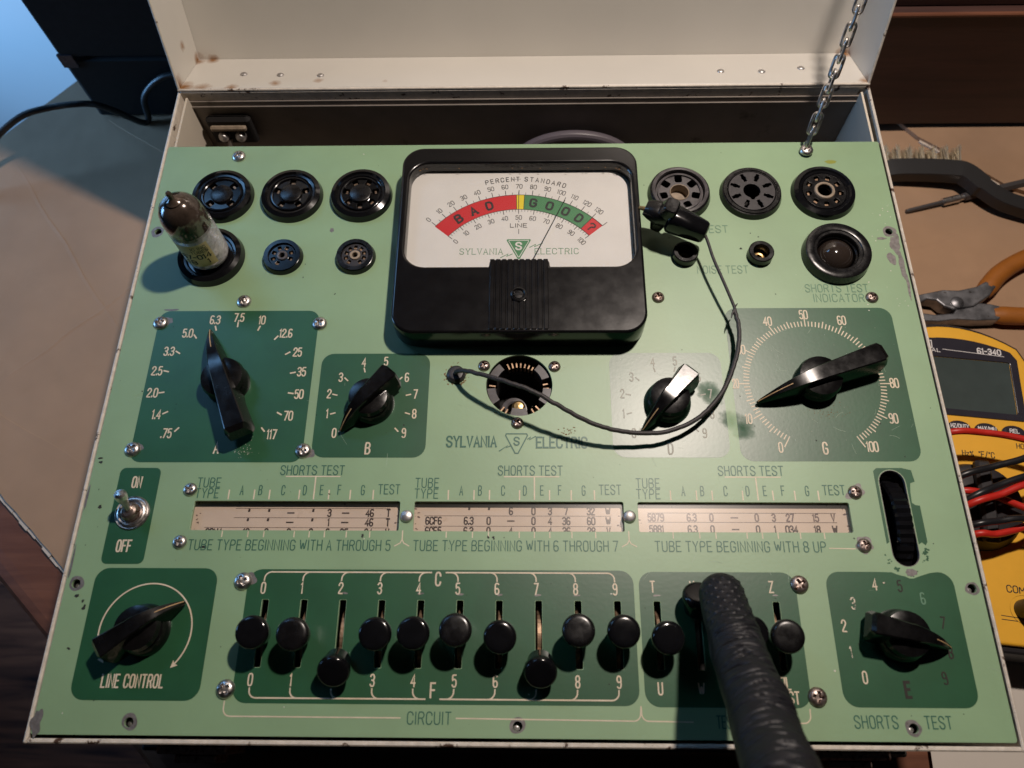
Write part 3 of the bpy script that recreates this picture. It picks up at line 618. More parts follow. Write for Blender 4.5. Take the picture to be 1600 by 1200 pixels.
kP = dict(h=4.4, wt=0.62, z=-0.02, th=0.13, xs=0.47, gap=1.9)
letters('panel_lettering', [('CIRCUIT', 163.9, 7.4, dict(h=4.6, w=17.8)), ('TEST', 285, 6.8, dict(h=4.6)), ('SHORTS', 345.2, 7.3, dict(h=4.6, w=17.2)), ('TEST', 370.1, 7.3, dict(h=4.6, w=10.5))], 'ink_green', **kP)
letters('panel_lettering', [('TEST', 303.6, 246.9, dict(w=13.5)), ('NOISE TEST', 305.2, 221.8, dict(w=26))], 'ink_faint', **kP)
letters('panel_lettering', [('SHORTS TEST', 361.8, 210.4, dict(w=31.5)), ('INDICATOR', 362.0, 204.7, dict(w=25.2))], 'ink_faint', **kP)
for k, dx in enumerate((0, 101.5, 203.0)):
    sl = 0.0
    L_ = [('SHORTS TEST', 104.0 + dx, 113.2, dict(w=29.6, wt=.68)), ('TUBE', 56.4 + dx, 107.2, dict(w=10.6)), ('TYPE', 56.3 + dx, 102.1, dict(w=10.6)),
          ('A', 72.3 + dx, 103.6), ('B', 80.9 + dx, 103.6), ('C', 91.5 + dx, 103.6), ('D', 101.5 + dx, 103.6), ('E', 109.3 + dx, 103.7), ('F', 117.5 + dx, 103.8), ('G', 128.4 + dx, 103.7), ('TEST', 140.5 + dx, 104.1, dict(w=9.8))]
    btxt = ('TUBE TYPE BEGINNING WITH A THROUGH 5', 'TUBE TYPE BEGINNING WITH 6 THROUGH 7', 'TUBE TYPE BEGINNING WITH 8 UP')[k]
    L_.append((btxt, 97.3 + dx if k < 2 else 298.4, 78.2, dict(w=91 if k < 2 else 75, h=4.5)))
    letters('panel_lettering', L_, 'ink_green' if k == 0 else 'ink_faint2' if 'ink_faint2' in M else 'ink_green', **kP)
    tl = MB(); z = 0.0
    for x in (66.4, 78.2, 85.3, 99.1, 112.8, 122.7, 133.3): line(tl, [(x + dx, 99.4), (x + dx, 103.6)], 0.6, z)
    line(tl, [(92.0 + dx, 110.2), (117.2 + dx, 110.2)], 0.5, z); line(tl, [(105.9 + dx, 110.0), (105.9 + dx, 99.4)], 0.6, z)
    for x in (66.2, 78.0, 85.2, 99.0, 105.8, 112.7, 122.6, 133.2): line(tl, [(x + dx, 84.3), (x + dx, 81.9)], 0.5, z)
    if k < 2:
        line(tl, [(148.0 + dx, 84.8), (148.0 + dx, 80.6)], 0.5, z + .01)
        for sx in (-1, 1): line(tl, [(148 + dx, 80.9), (148 + dx + sx * .8, 79.3), (148 + dx + sx * 3.2, 78.0)], 0.45, z)
    else: line(tl, [(337.5, 77.6), (348.8, 77.4)], 0.4, z)
    obj('column_tick', tl, 'ink_cream', pan, (0, 0, 0))
# maker's lettering and triangle
lg = MB(); kw = dict(h=5.1, wt=1.0, z=-0.02, th=0.15, gap=1.7)
text(lg, 'SYLVANIA', 177.8, 127.4, w=23.2, serif=.45, **kw); text(lg, 'ELECTRIC', 220.3, 127.0, w=23.6, serif=.45, **kw)
line(lg, [(194.2, 131.3), (203.8, 131.3), (204.2, 130.4), (199.8, 121.6), (198.4, 121.6), (193.9, 130.4), (194.2, 131.3)], 0.6, -0.02, .14)
text(lg, 'S', 199.1, 127.6, h=3.8, xs=.9, wt=1.1, z=-0.02, th=.14)
line(lg, [(204.3, 128.6), (205.6, 129.6), (205.2, 128.4), (208.0, 130.0)], 0.55, -0.02, .14); line(lg, [(196.6, 125.4), (194.2, 124.4), (194.9, 125.4), (191.0, 122.7)], 0.55, -0.02, .14)
obj('maker_lettering', lg, 'ink_green', pan, (0, 0, 0))

# worn paint, flecks and specks
def blob(mb, cx, cy, rx, ry, seed, z, n=16, jit=.35):
    r = random.Random(seed)
    h_ = [(k, r.uniform(-1, 1) * jit / k ** .7, r.uniform(0, 6.3)) for k in (2, 3, 5, 7)]
    n = n if n < 10 else 30
    mb.prism([(cx + rx * (1 + sum(q * sin(k * a + f) for k, q, f in h_)) * cos(a), cy + ry * (1 + sum(q * sin(k * a + f) for k, q, f in h_)) * sin(a)) for a in [2 * pi * j / n for j in range(n)]], -0.02, z)
def ringblob(cx, cy, ri, ro, seed, z, n=22, jit=.3):
    r = random.Random(seed)
    h_ = [(k, r.uniform(-1, 1) * jit * .5 / k ** .8, r.uniform(0, 6.3)) for k in (1, 2, 3, 5)]; n = 36
    return fill([[(cx + ro * (1 + sum(q * sin(k * a + f) for k, q, f in h_)) * cos(a), cy + ro * (1 + sum(q * sin(k * a + f) for k, q, f in h_)) * sin(a)) for a in [2 * pi * j / n for j in range(n)]], circ(cx, cy, ri, 20)], -0.02, z)
wr = MB()
for i, (x, y) in enumerate(HOLES):
    ro = (3.4, 3.3, 3.3, 3.2, 3.2, 2.9, 3.4)[i]; off = (.2, .3, 0, .3, .4, .6, .0)[i]
    wr.merge(ringblob(x, y - off * .0, 1.95, ro, i + 20, .02))
for i, (cx, cy, rx, ry) in enumerate([(1.6, 4.5, 2.2, 5.2), (.7, 70, .5, 7), (.6, 100, .5, 6), (21.5, 198.9, 3.2, .7), (20.6, 192.3, 2.6, 2.4), (396.5, 237, 2.6, 6), (393, 228, 1.9, 4), (397.5, 224, 1.4, 8), (390, 240.5, 2.4, .8), (398.4, 212, .8, 7),
        (371.2, 67.2, 2.5, 1.6), (19.2, 124, 2.6, 2.4), (353.1, 103.2, 3.7, 3.7), (353.0, 79.2, 3.8, 3.7), (80.2, 62.6, 4.0, 3.6), (100.4, 122, 3.2, 3.0), (124.5, 57.3, 1.3, .4), (157.5, 57.2, 1.3, .45), (174.8, 57, 1.6, .5), (191.8, 56.9, 1.5, .5), (208.6, 56.8, 1.4, .5), (225.6, 56.8, 1.4, .4), (260, 56.9, 1.4, .45), (311, 57.2, 1.2, .35),
        (99.3, 247.5, 1.1, 1.4)]):
    blob(wr, cx, cy, rx, ry, 40 + i, (.02 if y > 0 else 0) + .055 + .0004 * i, 18, .4)
obj('bare_patch', wr, 'bare', pan, (0, 0, 0))['kind'] = 'stuff'
fl = MB(); r = random.Random(11)
for i in range(46):
    x = r.choice([r.uniform(372, 397), r.uniform(385, 398), r.uniform(5, 390)]); y = r.uniform(195, 262) if x > 370 else r.uniform(8, 300)
    blob(fl, x, y, r.uniform(.12, .42), r.uniform(.12, .42), 100 + i, .06 + .0003 * i, 7, .5)
for i in range(46): blob(fl, 71 + r.gauss(0, 3), 122.5 + r.gauss(0, 1.6), r.uniform(.05, .2), r.uniform(.05, .2), 800 + i, .075 + .0002 * i, 7, .5)
for i in range(60): blob(fl, 342 + r.gauss(0, 22), 157 + r.gauss(0, 22), r.uniform(.05, .14), r.uniform(.05, .14), 900 + i, .09 + .0001 * i, 7, .5)
obj('pale_fleck', fl, 'fleck', pan, (0, 0, 0))['kind'] = 'stuff'
sp = MB(); r = random.Random(13)
for i in range(110):
    x = r.uniform(3, 397); y = r.uniform(4, 302); k = r.uniform(.1, .34)
    blob(sp, x, y, k, k * r.uniform(.6, 1.6), 200 + i, .062 + .0002 * i, 7, .5)
for i, (x, y, a, b) in enumerate([(7.6, 95.5, .9, .8), (3.2, 117, .9, .6), (2.6, 119, 1, .5), (9.5, 53.4, .6, .6), (10.6, 50.6, .8, 1), (8.0, 33.6, .7, .5), (6.3, 55.6, 1.0, .7), (58.5, 77.2, 1.6, .5), (113, 101.8, .5, .3), (186.6, 82, .5, .6), (189, 81.8, .5, .8), (130, 82.5, .6, .8), (316, 234.6, .6, .6), (349, 82, .4, .3)]):
    blob(sp, x, y, a, b, 400 + i, .09 + .0003 * i, 11, .5)
obj('dark_speck', sp, 'speck', pan, (0, 0, 0))['kind'] = 'stuff'
scm = MB(); r = random.Random(19)
for i in range(90):
    x = r.choice([r.uniform(6, 394), r.gauss(271, 14), r.gauss(340, 25)]); y = r.choice([r.uniform(8, 298), r.gauss(145, 16)]); a = r.uniform(0, 3.14); ln = r.uniform(1, 7); bend = r.uniform(-.5, .5)
    if any(hypot(x - q[0], y - q[1]) < 19 for q in SOCK.values()) or 134 < x < 266 and 172 < y < 293 or any(abs(x - q) < 6 and y < 62 for q in SX) or 362 < x < 383 and 66 < y < 118 or 45 < x < 352 and 76 < y < 106 or hypot(x - 200, y - 156) < 20: continue
    line(scm, [(x + ln * t * cos(a + bend * t), y + ln * t * sin(a + bend * t)) for t in (0, .35, .7, 1)], r.uniform(.05, .12), -.02, .09)
obj('scratch', scm, 'scratch', pan, (0, 0, 0))['kind'] = 'stuff'
ym = MB(); blob(ym, 371.5, 291, 3.2, 1.2, 5, .03, 16, .2); obj('yellow_stain', ym, 'yellow_mark', pan, (0, 0, 0))
rm = MB(); r = random.Random(15)
for i in range(40):
    a = r.uniform(0, 2 * pi); d = 4.6 + abs(r.gauss(0, 1.0)); k = r.uniform(.15, .5)
    blob(rm, 169.3 + d * cos(a), 162 + d * sin(a), k, k, 500 + i, .03 + .0003 * i, 7, .5)
for i in range(60): blob(rm, 346 + r.gauss(0, 5), 143.0 + r.gauss(0, 2.2), r.uniform(.08, .26), r.uniform(.08, .26), 700 + i, .07 + .0002 * i, 7, .5)
for i in range(22): blob(rm, 224 + r.gauss(0, 1.5), 132.6 + r.gauss(0, 1), r.uniform(.1, .6), r.uniform(.1, .4), 600 + i, .035 + .0003 * i, 7, .5)
obj('rust_stain', rm, 'rust_mark', pan, (0, 0, 0))['kind'] = 'stuff'

# --- screws
def screw_mesh(rad, hgt, name, seed):
    n = 30; mb = MB(); v = []; f = []
    for j in range(n + 1):
        for i in range(n + 1):
            a, b = 2 * i / n - 1, 2 * j / n - 1
            x = a * math.sqrt(1 - b * b / 2); y = b * math.sqrt(1 - a * a / 2); rr = hypot(x, y)
            z = hgt * (max(0, 1 - rr ** 2.6)) ** 0.5
            ax, ay = abs(x), abs(y); arm = min(max(ax, ay * 1.0), 9); lo = min(ax, ay)
            d = max(0, min(1, (0.19 - lo) / .07)) * max(0, min(1, (0.60 - max(ax, ay)) / .08))
            z -= d * hgt * (1.25 - .9 * max(ax, ay))
            v.append((x * rad, y * rad, max(z, .22 if d > .5 else -.02)))
    for j in range(n):
        for i in range(n): k = j * (n + 1) + i; f.append((k, k + 1, k + n + 2, k + n + 1))
    mb.add(v, f, True); return mesh_of(mb, name)
sm_big = screw_mesh(3.75, 2.1, 'screw', 1); sm_big.materials.append(M['steel'])
sm_rust = sm_big.copy(); sm_rust.materials.clear(); sm_rust.materials.append(M['steel_rust'])
sm_sml = screw_mesh(3.0, 1.8, 'screw', 2); sm_sml.materials.append(M['steel_rust'])
for i, (x, y) in enumerate([(41.6, 297.6), (58.5, 203.6), (17.5, 191.2), (99.0, 190.6), (17.1, 123.3), (98.5, 122.7), (48.2, 103.8), (47.7, 79.4), (79.0, 62.2), (78.2, 17.9), (322, 61.8), (323.0, 16.5), (352.9, 103), (352.8, 78.8), (270.8, 205.2), (378.6, 204.7)]):
    o = place('screw', sm_rust if i in (10, 11, 14, 15, 12, 13) else sm_big, T, (x, y, 0.06), rnd.uniform(0, 1.57)); o.scale = (1, 1, 1) if i not in (10, 11, 8, 9) else (1.06, 1.06, 1.06)
    if i in (6, 7, 12, 13, 14, 15): o.scale = (.86, .86, .9)
for x, y in ((182.9, 166.8), (217.5, 166.4), (199.4, 136.7)): place('screw', sm_sml, T, (x, y, 0.02), rnd.uniform(0, 1.57))
rv = MB().lathe([(0, 1.9), (1.6, 1.8), (2.4, 1.4), (2.9, .6), (2.95, -.1)], n=28); rm_ = mesh_of(rv, 'rivet'); rm_.materials.append(M['alu'])
for x, y in ((149.4, 91.4), (250.2, 91.5)): place('rivet', rm_, T, (x, y, 0))

# --- tube sockets
def flange(r0, r1, h, lip):
    return [(r0, -3.2), (r0, h - lip - .5), (r0 + .5, h - lip), (r0 + 1.6, h - lip + .1), (r0 + 2.4, h), (r1 - 3.2, h), (r1 - 1.0, h - .9), (r1 - .15, .5), (r1, 0.02), (r1 - .3, -.02)]
CONTACT = mesh_of(MB().box((-.5, -1.0, -3), (.5, 1.0, 1.5)), 'contact'); CONTACT.materials.append(M['lever_metal'])
def socket(key, r1, r0, h, lip, insert_loops, zi, mflange, minsert, contacts, floor=-14):
    x, y = SOCK[key]
    fo = obj('tube_socket', MB().lathe(flange(r0, r1, h, lip), (x, y, 0), 64), mflange, T, (x, y, 0))
    if insert_loops:
        obj('insert', fill(insert_loops, zi - 2.2, zi, .15, 1), minsert, fo, (x, y, 0))
    obj('cavity', MB().lathe([(0, floor), (r0, floor), (r0, -3.1)], (x, y, 0), 32), 'hole', fo, (x, y, 0))
    if contacts:
        for cx, cy, a in contacts: place('contact', CONTACT, fo, (cx, cy, zi - 2.6), a)
    return fo
def slots(cx, cy, R, n, w_, l_, a0=0.0, skip=()):
    out = []; ct = []
    for i in range(n):
        if i in skip: continue
        a = a0 + 2 * pi * i / n; c_, s_ = cos(a), sin(a)
        p = [(u, v) for u, v in rrect(-l_ / 2, -w_ / 2, l_ / 2, w_ / 2, min(w_, l_) * .25, 2)]
        out.append([(cx + (R + u) * c_ - v * s_, cy + (R + u) * s_ + v * c_) for u, v in p]); ct.append((cx + R * c_, cy + R * s_, a))
    return out, ct
def keyholes(cx, cy, R, n, a0):
    out = []
    for i in range(n):
        a = a0 + 2 * pi * i / n; c_, s_ = cos(a), sin(a); p = []
        for t in range(0, 360, 20):
            q = radians(t); rr = 1.35 if abs(cos(q)) < .85 else 2.6
            p.append((rr * cos(q), min(1.25, max(-1.25, rr * sin(q)))))
        out.append([(cx + (R + u) * c_ - v * s_, cy + (R + u) * s_ + v * c_) for u, v in p])
    return out
for key, n, a0, w_, l_ in (('a', 4, radians(45), 3.9, 3.9), ('b', 5, radians(90), 3.3, 4.0), ('c', 7, radians(90 + 25.7), 3.1, 3.9)):
    x, y = SOCK[key]; so, ct = slots(x, y, 8.1, n, w_, l_, a0)
    fo = socket(key, 17.0, 11.4, 4.6, 1.3, [circ(x, y, 11.3, 56)] + so, 2.6, 'black', 'black', ct)
    obj('centre_boss', MB().lathe([(0, 4.1), (5.2, 4.1), (5.7, 3.9), (5.9, 3.2), (5.95, 2.4)], (x, y, 0), 40), 'black_worn', fo, (x, y, 0))
    rg = MB().lathe([(9.9, 2.55), (9.95, 3.3), (10.3, 3.5), (10.9, 3.4), (11.2, 2.55)], (x, y, 0), 48); obj('ring', rg, 'black', fo, (x, y, 0))
x, y = SOCK['d']; so, ct = slots(x, y, 6.0, 9, 1.3, 1.5, .3)
socket('d', 17.6, 12.0, 4.8, 1.6, [circ(x, y, 11.9, 48)] + so, 2.4, 'black', 'black', [])
for key, n, a0 in (('e', 8, radians(22.5)), ('f', 10, radians(18))):
    x, y = SOCK[key]; so, ct = slots(x, y, 4.9, n, 1.9, 2.3, a0, skip=((n * 3) // 4,))
    fo = socket(key, 10.6, 7.2, 3.4, .9, [circ(x, y, 7.15, 40), circ(x, y, 1.6, 18)] + so, 2.3, 'black' if key == 'e' else 'black_worn', 'black' if key == 'e' else 'phenolic', ct)
    obj('centre_ring', MB().lathe([(1.5, .5), (1.5, 2.9), (1.8, 3.1), (2.7, 3.0), (2.9, 2.6), (2.9, 2.2)], (x, y, 0), 28), 'grey_soc' if key == 'e' else 'tan', fo, (x, y, 0))
x, y = SOCK['g']; so, ct = slots(x, y, 9.0, 7, 4.0, 4.6, radians(90))
fo = socket('g', 17.0, 12.8, 4.6, 1.6, [circ(x, y, 12.7, 56), circ(x, y, 5.2, 36)] + so, 2.4, 'black_worn', 'grey_soc', [])
obj('ring', MB().lathe([(11.0, 2.3), (11.0, 3.4), (11.4, 3.6), (12.1, 3.4), (12.2, 2.3)], (x, y, 0), 48), 'grey_soc', fo, (x, y, 0))
obj('rim_ring', MB().lathe([(13.1, 3.2), (13.3, 4.9), (14.0, 5.2), (14.9, 4.9), (15.0, 4.2)], (x, y, 0), 64), 'grey_soc', fo, (x, y, 0))
obj('centre_cup', MB().lathe([(0, -3.0), (4.7, -3.0), (4.8, 2.6), (5.2, 2.8), (5.4, 2.3)], (x, y, 0), 40), 'tan', fo, (x, y, 0))
x, y = SOCK['h']; hole = circ(x, y, 4.5, 40); hole = [(px, py - (1.2 if abs(px - x) < 1.2 and py < y else 0)) for px, py in hole]
so = keyholes(x, y, 9.2, 8, radians(67.5))
fo = socket('h', 16.7, 12.6, 4.0, .7, [circ(x, y, 12.5, 56), hole] + so, 3.5, 'black_worn', 'phenolic', [])
x, y = SOCK['i']; hole = circ(x, y, 3.9, 40); hole = [(px, py - (1.4 if abs(px - x) < 1.0 and py < y else 0)) for px, py in hole]
so, ct = slots(x, y, 8.6, 9, 2.6, 3.0, radians(90 + 20))
fo = socket('i', 17.2, 11.6, 4.0, 1.0, [circ(x, y, 11.5, 56), hole] + so, 3.0, 'black', 'black_worn', ct)
obj('centre_ring', MB().lathe([(3.9, .5), (3.9, 3.7), (4.3, 4.0), (5.2, 3.8), (5.6, 3.1), (5.6, 2.8)], (x, y, 0), 40), 'tan', fo, (x, y, 0))
# indicator lamp
x, y = SOCK['j']
ind = obj('indicator_lamp', MB().lathe([(10.6, -5), (10.6, 4.6), (11.0, 5.0), (12.2, 5.1), (12.5, 5.6), (13.0, 5.8), (16.0, 5.8), (16.7, 5.4), (17.3, 2.0), (17.4, .02)], (x, y, 0), 64), 'black_worn', T, (x, y, 0))
obj('cavity', MB().lathe([(0, -13), (9.6, -13), (9.6, -5), (9.9, 2.0), (10.6, 2.6)], (x, y, 0), 40), 'black_worn', ind, (x, y, 0))
obj('bulb', MB().lathe([(0.0, 7.0), (1.5, 6.9), (3.0, 6.6), (4.6, 6.0), (6.2, 5.0), (7.6, 3.6), (8.7, 1.8), (9.3, -.5), (9.4, -5)], (x, y, 0), 40), 'bulb', ind, (x, y, 0))
# two tip jacks
for x, y in ((286.2, 230.1), (325.1, 230.1)):
    j = obj('tip_jack', MB().lathe([(4.0, -4), (4.0, 4.2), (4.3, 4.6), (6.0, 4.6), (6.5, 4.2), (6.6, .02)], (x, y, 0), 40), 'black_worn', T, (x, y, 0))
    obj('cavity', MB().lathe([(0, -8), (4.0, -8), (4.0, -3.9)], (x, y, 0), 24), 'hole', j, (x, y, 0))
    obj('contact', MB().lathe([(1.6, -5), (1.6, -1.2), (2.4, -1.0), (3.3, -1.4), (3.4, -5)], (x, y, 0), 20), 'brass', j, (x, y, 0))
# large test socket sunk below the panel
x, y = 200.2, 156.6
ls = obj('sunken_socket', MB().lathe([(16.0, -1.6), (16.1, -12), (11.8, -12), (11.8, -30), (0, -30)], (x, y, 0), 56), 'hole', T, (x, y, -30))
for a in (35, 145, 200, 270, 340):
    sg = MB(); q = [(x + rr * cos(radians(a + t)), y + rr * sin(radians(a + t))) for rr, ts in ((15.7, range(-16, 17, 8)), (11.7, range(16, -17, -8))) for t in ts]
    sg.prism(q, -11.9, -2.0 if a != 270 else -1.7); obj('segment', sg, 'grey_soc', ls, (x, y, -30))
SPRING = mesh_of(MB().box((-1.7, -.35, 0), (1.4, .35, 4.6)), 'contact'); SPRING.materials.append(M['lever_metal'])
for a in (60, 69, 78, 87, 96, 105, 114, 172, 180, 2, 12, 232, 242, 300, 312):
    place('contact', SPRING, ls, (x + 13.6 * cos(radians(a)), y + 13.6 * sin(radians(a)), -10), radians(a))
obj('plunger_collar', MB().lathe([(3.6, -22), (3.6, -12.6), (4.4, -12), (6.3, -12.2), (6.6, -14), (6.6, -22)], (x - 2.6, y - 8.0, 0), 32), 'grey_soc', ls, (x, y, -30))
obj('plunger', MB().lathe([(0, -6.8), (2.2, -7.1), (3.3, -8.2), (3.5, -9.6), (3.5, -20)], (x - .4, y - 8.2, 0), 32), 'brass', ls, (x, y, -30))

# --- panel meter
mt_loop = rrect(137.6, 177.2, 262.4, 289.6, 11.5, 10)
def win_loop(i=0.0):
    x0, x1, y0, y1 = 142.0 + i, 258.8 - i, 214.6 + i, 279.2 - i; r_ = 10.5 - i; p = []
    def arc(cx, cy, rr, a, b):
        for t in range(9): q_ = radians(a + (b - a) * t / 8); p.append((cx + rr * cos(q_), cy + rr * sin(q_)))
    arc(x1 - r_, y1 - r_, r_, 0, 90); arc(x0 + r_, y1 - r_, r_, 90, 180); arc(x0 + r_, y0 + r_, r_, 180, 270)
    p.append((184.6 - i, y0)); p.append((184.9 - i, y0 + .3)); arc(187.3 - i, 216.6, 2.2, 180, 90); arc(213.1 + i, 216.6, 2.2, 90, 0); p.append((215.5 + i, y0 + .3)); p.append((215.8 + i, y0))
    arc(x1 - r_, y0 + r_, r_, 270, 360); return p
# curve bevel rounds both the outside and the window edge
mh = 15.6
mb = fill([mt_loop, win_loop()], -0.1, mh, 1.3, 3)
mb.sm = [True] * len(mb.f)
met = obj('meter', mb, 'meter_black', T, (200, 233, 0), label='black bakelite panel meter with red and green scale')
rib_me = mesh_of(MB().box((-1.15, 178.8 - 198, -.3), (1.15, 218.5 - 198, .55), .28), 'rib'); rib_me.materials.append(M['meter_black'])
for i in range(10): place('rib', rib_me, met, (186.7 + i * 2.96, 198, mh))
ad = MB().lathe([(2.7, mh - .2), (2.75, mh + 1.0), (3.2, mh + 1.4), (3.9, mh + 1.1), (4.1, mh - .1)], (199.9, 197.8, 0), 36)
obj('adjuster_ring', ad, 'black_worn', met, (200, 198, mh))
ad = MB().lathe([(0, mh + .9), (2.1, mh + .8), (2.65, mh + .3), (2.7, mh - .2)], (199.9, 197.8, 0), 30); ad_o = MB().merge(ad)
obj('adjuster_screw', ad_o, 'black_worn', met, (200, 198, mh))
obj('screw_slot', MB().box((197.6, 197.5, mh + .55), (202.2, 198.3, mh + 1.0)), 'hole', met, (200, 198, mh))
ZD = 8.0
obj('dial_plate', MB().box((139.6, 208, ZD - 1), (260.8, 287, ZD)), 'dial', met, (200, 240, ZD))
obj('pane', fill([win_loop(-.8)], mh - 4.2, mh - 3.6), 'pane', met, (200, 240, mh))
dc = (199.6, 206.0); RO, RI = 57.8, 48.4
def sector(mb, a0, a1, ri, ro, z, n=40):
    v = []; f = []
    for i in range(n + 1):
        a = radians(a0 + (a1 - a0) * i / n); v += [(dc[0] + ri * cos(a), dc[1] + ri * sin(a), z), (dc[0] + ro * cos(a), dc[1] + ro * sin(a), z)]
    for i in range(n): f.append((2 * i, 2 * i + 1, 2 * i + 3, 2 * i + 2)) if a1 > a0 else f.append((2 * i, 2 * i + 2, 2 * i + 3, 2 * i + 1))
    return mb.add(v, f)
a_out = lambda v: 138.4 - v * (138.4 - 48.2) / 130
a_in = lambda v: 139.0 - v * 0.98
zz = ZD + .03
s_ = MB(); sector(s_, 139.2, 91.2, RI, RO, zz); sector(s_, 48.0, 40.8, RI, RO, zz); obj('red_band', s_, 'red', met, (200, 240, ZD))
obj('yellow_band', sector(MB(), 91.2, 86.9, RI, RO, zz, 6), 'dyellow', met, (200, 240, ZD))
obj('green_band', sector(MB(), 86.9, 48.0, RI, RO, zz), 'dgreen', met, (200, 240, ZD))
dt = MB(); zi = ZD + .06
def tickr(a, r0, r1, wd): line(dt, [(dc[0] + r0 * cos(radians(a)), dc[1] + r0 * sin(radians(a))), (dc[0] + r1 * cos(radians(a)), dc[1] + r1 * sin(radians(a)))], wd, zi, .03)
for v in range(0, 131, 5): tickr(a_out(v), RO + .05, RO + (3.0 if v % 10 == 0 else 1.5), .34 if v % 10 == 0 else .22)
tickr(40.8, RO, RO + 3.2, .34)
for v in range(0, 101, 2): tickr(a_in(v), RI - (2.6 if v % 10 == 0 else 1.4), RI - .05, .34 if v % 10 == 0 else .2)
for a in (91.2, 86.9, 48.0): tickr(a, RI, RO, .3)
tickr(90, RI, RO + 2, .3); line(dt, [(199.7, 247.2), (199.7, 246.4)], .3, zi, .03); line(dt, [(199.7, 241.8), (199.7, 239.0)], .3, zi, .03)
line(dt, [(dc[0] + RO * cos(radians(a)), dc[1] + RO * sin(radians(a))) for a in range(139, 40, -2)], .2, zi, .025)
line(dt, [(dc[0] + RI * cos(radians(a)), dc[1] + RI * sin(radians(a))) for a in range(139, 40, -2)], .2, zi, .025)
def arct(s, val, R, h, fn, **kw):
    a = fn(val); text(dt, s, dc[0] + R * cos(radians(a)), dc[1] + R * sin(radians(a)), h, rot=radians(a - 90), z=zi, th=.03, **kw)
for v in range(0, 131, 10): arct(str(v), v, RO + 5.6, 2.6, a_out, wt=.72, xs=.8, gap=1.6)
for v in range(0, 101, 10): arct(str(v), v, RI - 5.2, 2.5, a_in, wt=.72, xs=.8, gap=1.6)
for s_, a0, st in (('PERCENT', 104.5, -2.35), ('STANDARD', 86.6, -2.5)):
    for i, ch in enumerate(s_): a = a0 + st * i; text(dt, ch, dc[0] + 68.2 * cos(radians(a)), dc[1] + 68.2 * sin(radians(a)), 2.7, rot=radians(a - 90), z=zi, th=.03, wt=.85, xs=.85)
line(dt, [(195.4, 274.1), (200.6, 274.2)], .2, zi, .03)
text(dt, 'LINE', 199.6, 244.2, 2.3, w=8.6, wt=.9, z=zi, th=.03)
for ch, a in (('B', 126.4), ('A', 116.6), ('D', 107.0), ('G', 81.6), ('O', 72.0), ('O', 62.2), ('D', 53.4)): text(dt, ch, dc[0] + 53.1 * cos(radians(a)), dc[1] + 53.1 * sin(radians(a)), 4.6, rot=radians(a - 90), z=zi + .02, th=.03, wt=1.55, xs=1.0, serif=.6)
text(dt, '?', dc[0] + 53 * cos(radians(44.4)), dc[1] + 53 * sin(radians(44.4)), 4.6, rot=radians(-45.6), z=zi + .02, th=.03, wt=1.0, xs=1.0)
obj('scale_print', dt, 'ink', met, (200, 240, ZD))
mk = MB()
mk.prism([(193.7, 235.6), (205.8, 235.6), (205.9, 234.8), (200.3, 223.6), (199.2, 223.6), (193.5, 234.8)], zz, zz + .02)
line(mk, [(205.4, 230.6), (208.4, 232.4), (207.9, 231.0), (212.0, 233.2)], .45, zz, .03); line(mk, [(196.4, 226.6), (193.6, 225.2), (194.2, 226.6), (190.5, 224.4)], .45, zz, .03)
for s_, xx, ww in (('SYLVANIA', 180.4, 22), ('ELECTRIC', 219.2, 22.2)): text(mk, s_, xx, 228.2, 3.4, w=ww, z=zz, th=.03, wt=.55, serif=.7, gap=2.2)
obj('maker_print', mk, 'dgreen', met, (200, 240, ZD))
mk = MB(); text(mk, 'S', 199.7, 231.4, 4.2, xs=.95, wt=1.3, z=zz + .03, th=.03)
line(mk, [(194.8, 234.9), (204.7, 234.9), (204.9, 234.4), (200.0, 224.8), (199.5, 224.8), (194.6, 234.4), (194.8, 234.9)], .35, zz + .03, .02)
obj('maker_emblem', mk, 'dial', met, (200, 240, ZD))
an = radians(65.5)
obj('needle', MB().tube([(dc[0] + rr * cos(an), dc[1] + rr * sin(an), ZD + 1.7) for rr in (6, 30, 60.2)], lambda t: .30 - .14 * t, 6), 'needle', met, (200, 206, ZD))
gd = MB(); r = random.Random(31)   # grime in the far corners of the window
for i in range(46):
    xx = r.choice([256.0 - abs(r.gauss(0, 3.5)), 144.5 + abs(r.gauss(0, 4)), r.uniform(150, 250)]); kk = r.uniform(.12, .42)
    yy = 278.4 - abs(r.gauss(0, .35)) - (1.2 if xx > 252 or xx < 148 else 0) * r.random()
    gd.lathe([(0, kk * .5), (kk * .7, kk * .3), (kk, 0)], (xx, yy, mh - 3.55), 6)
obj('window_grime', gd, 'rust_mark', met, (200, 278, mh))['kind'] = 'stuff'

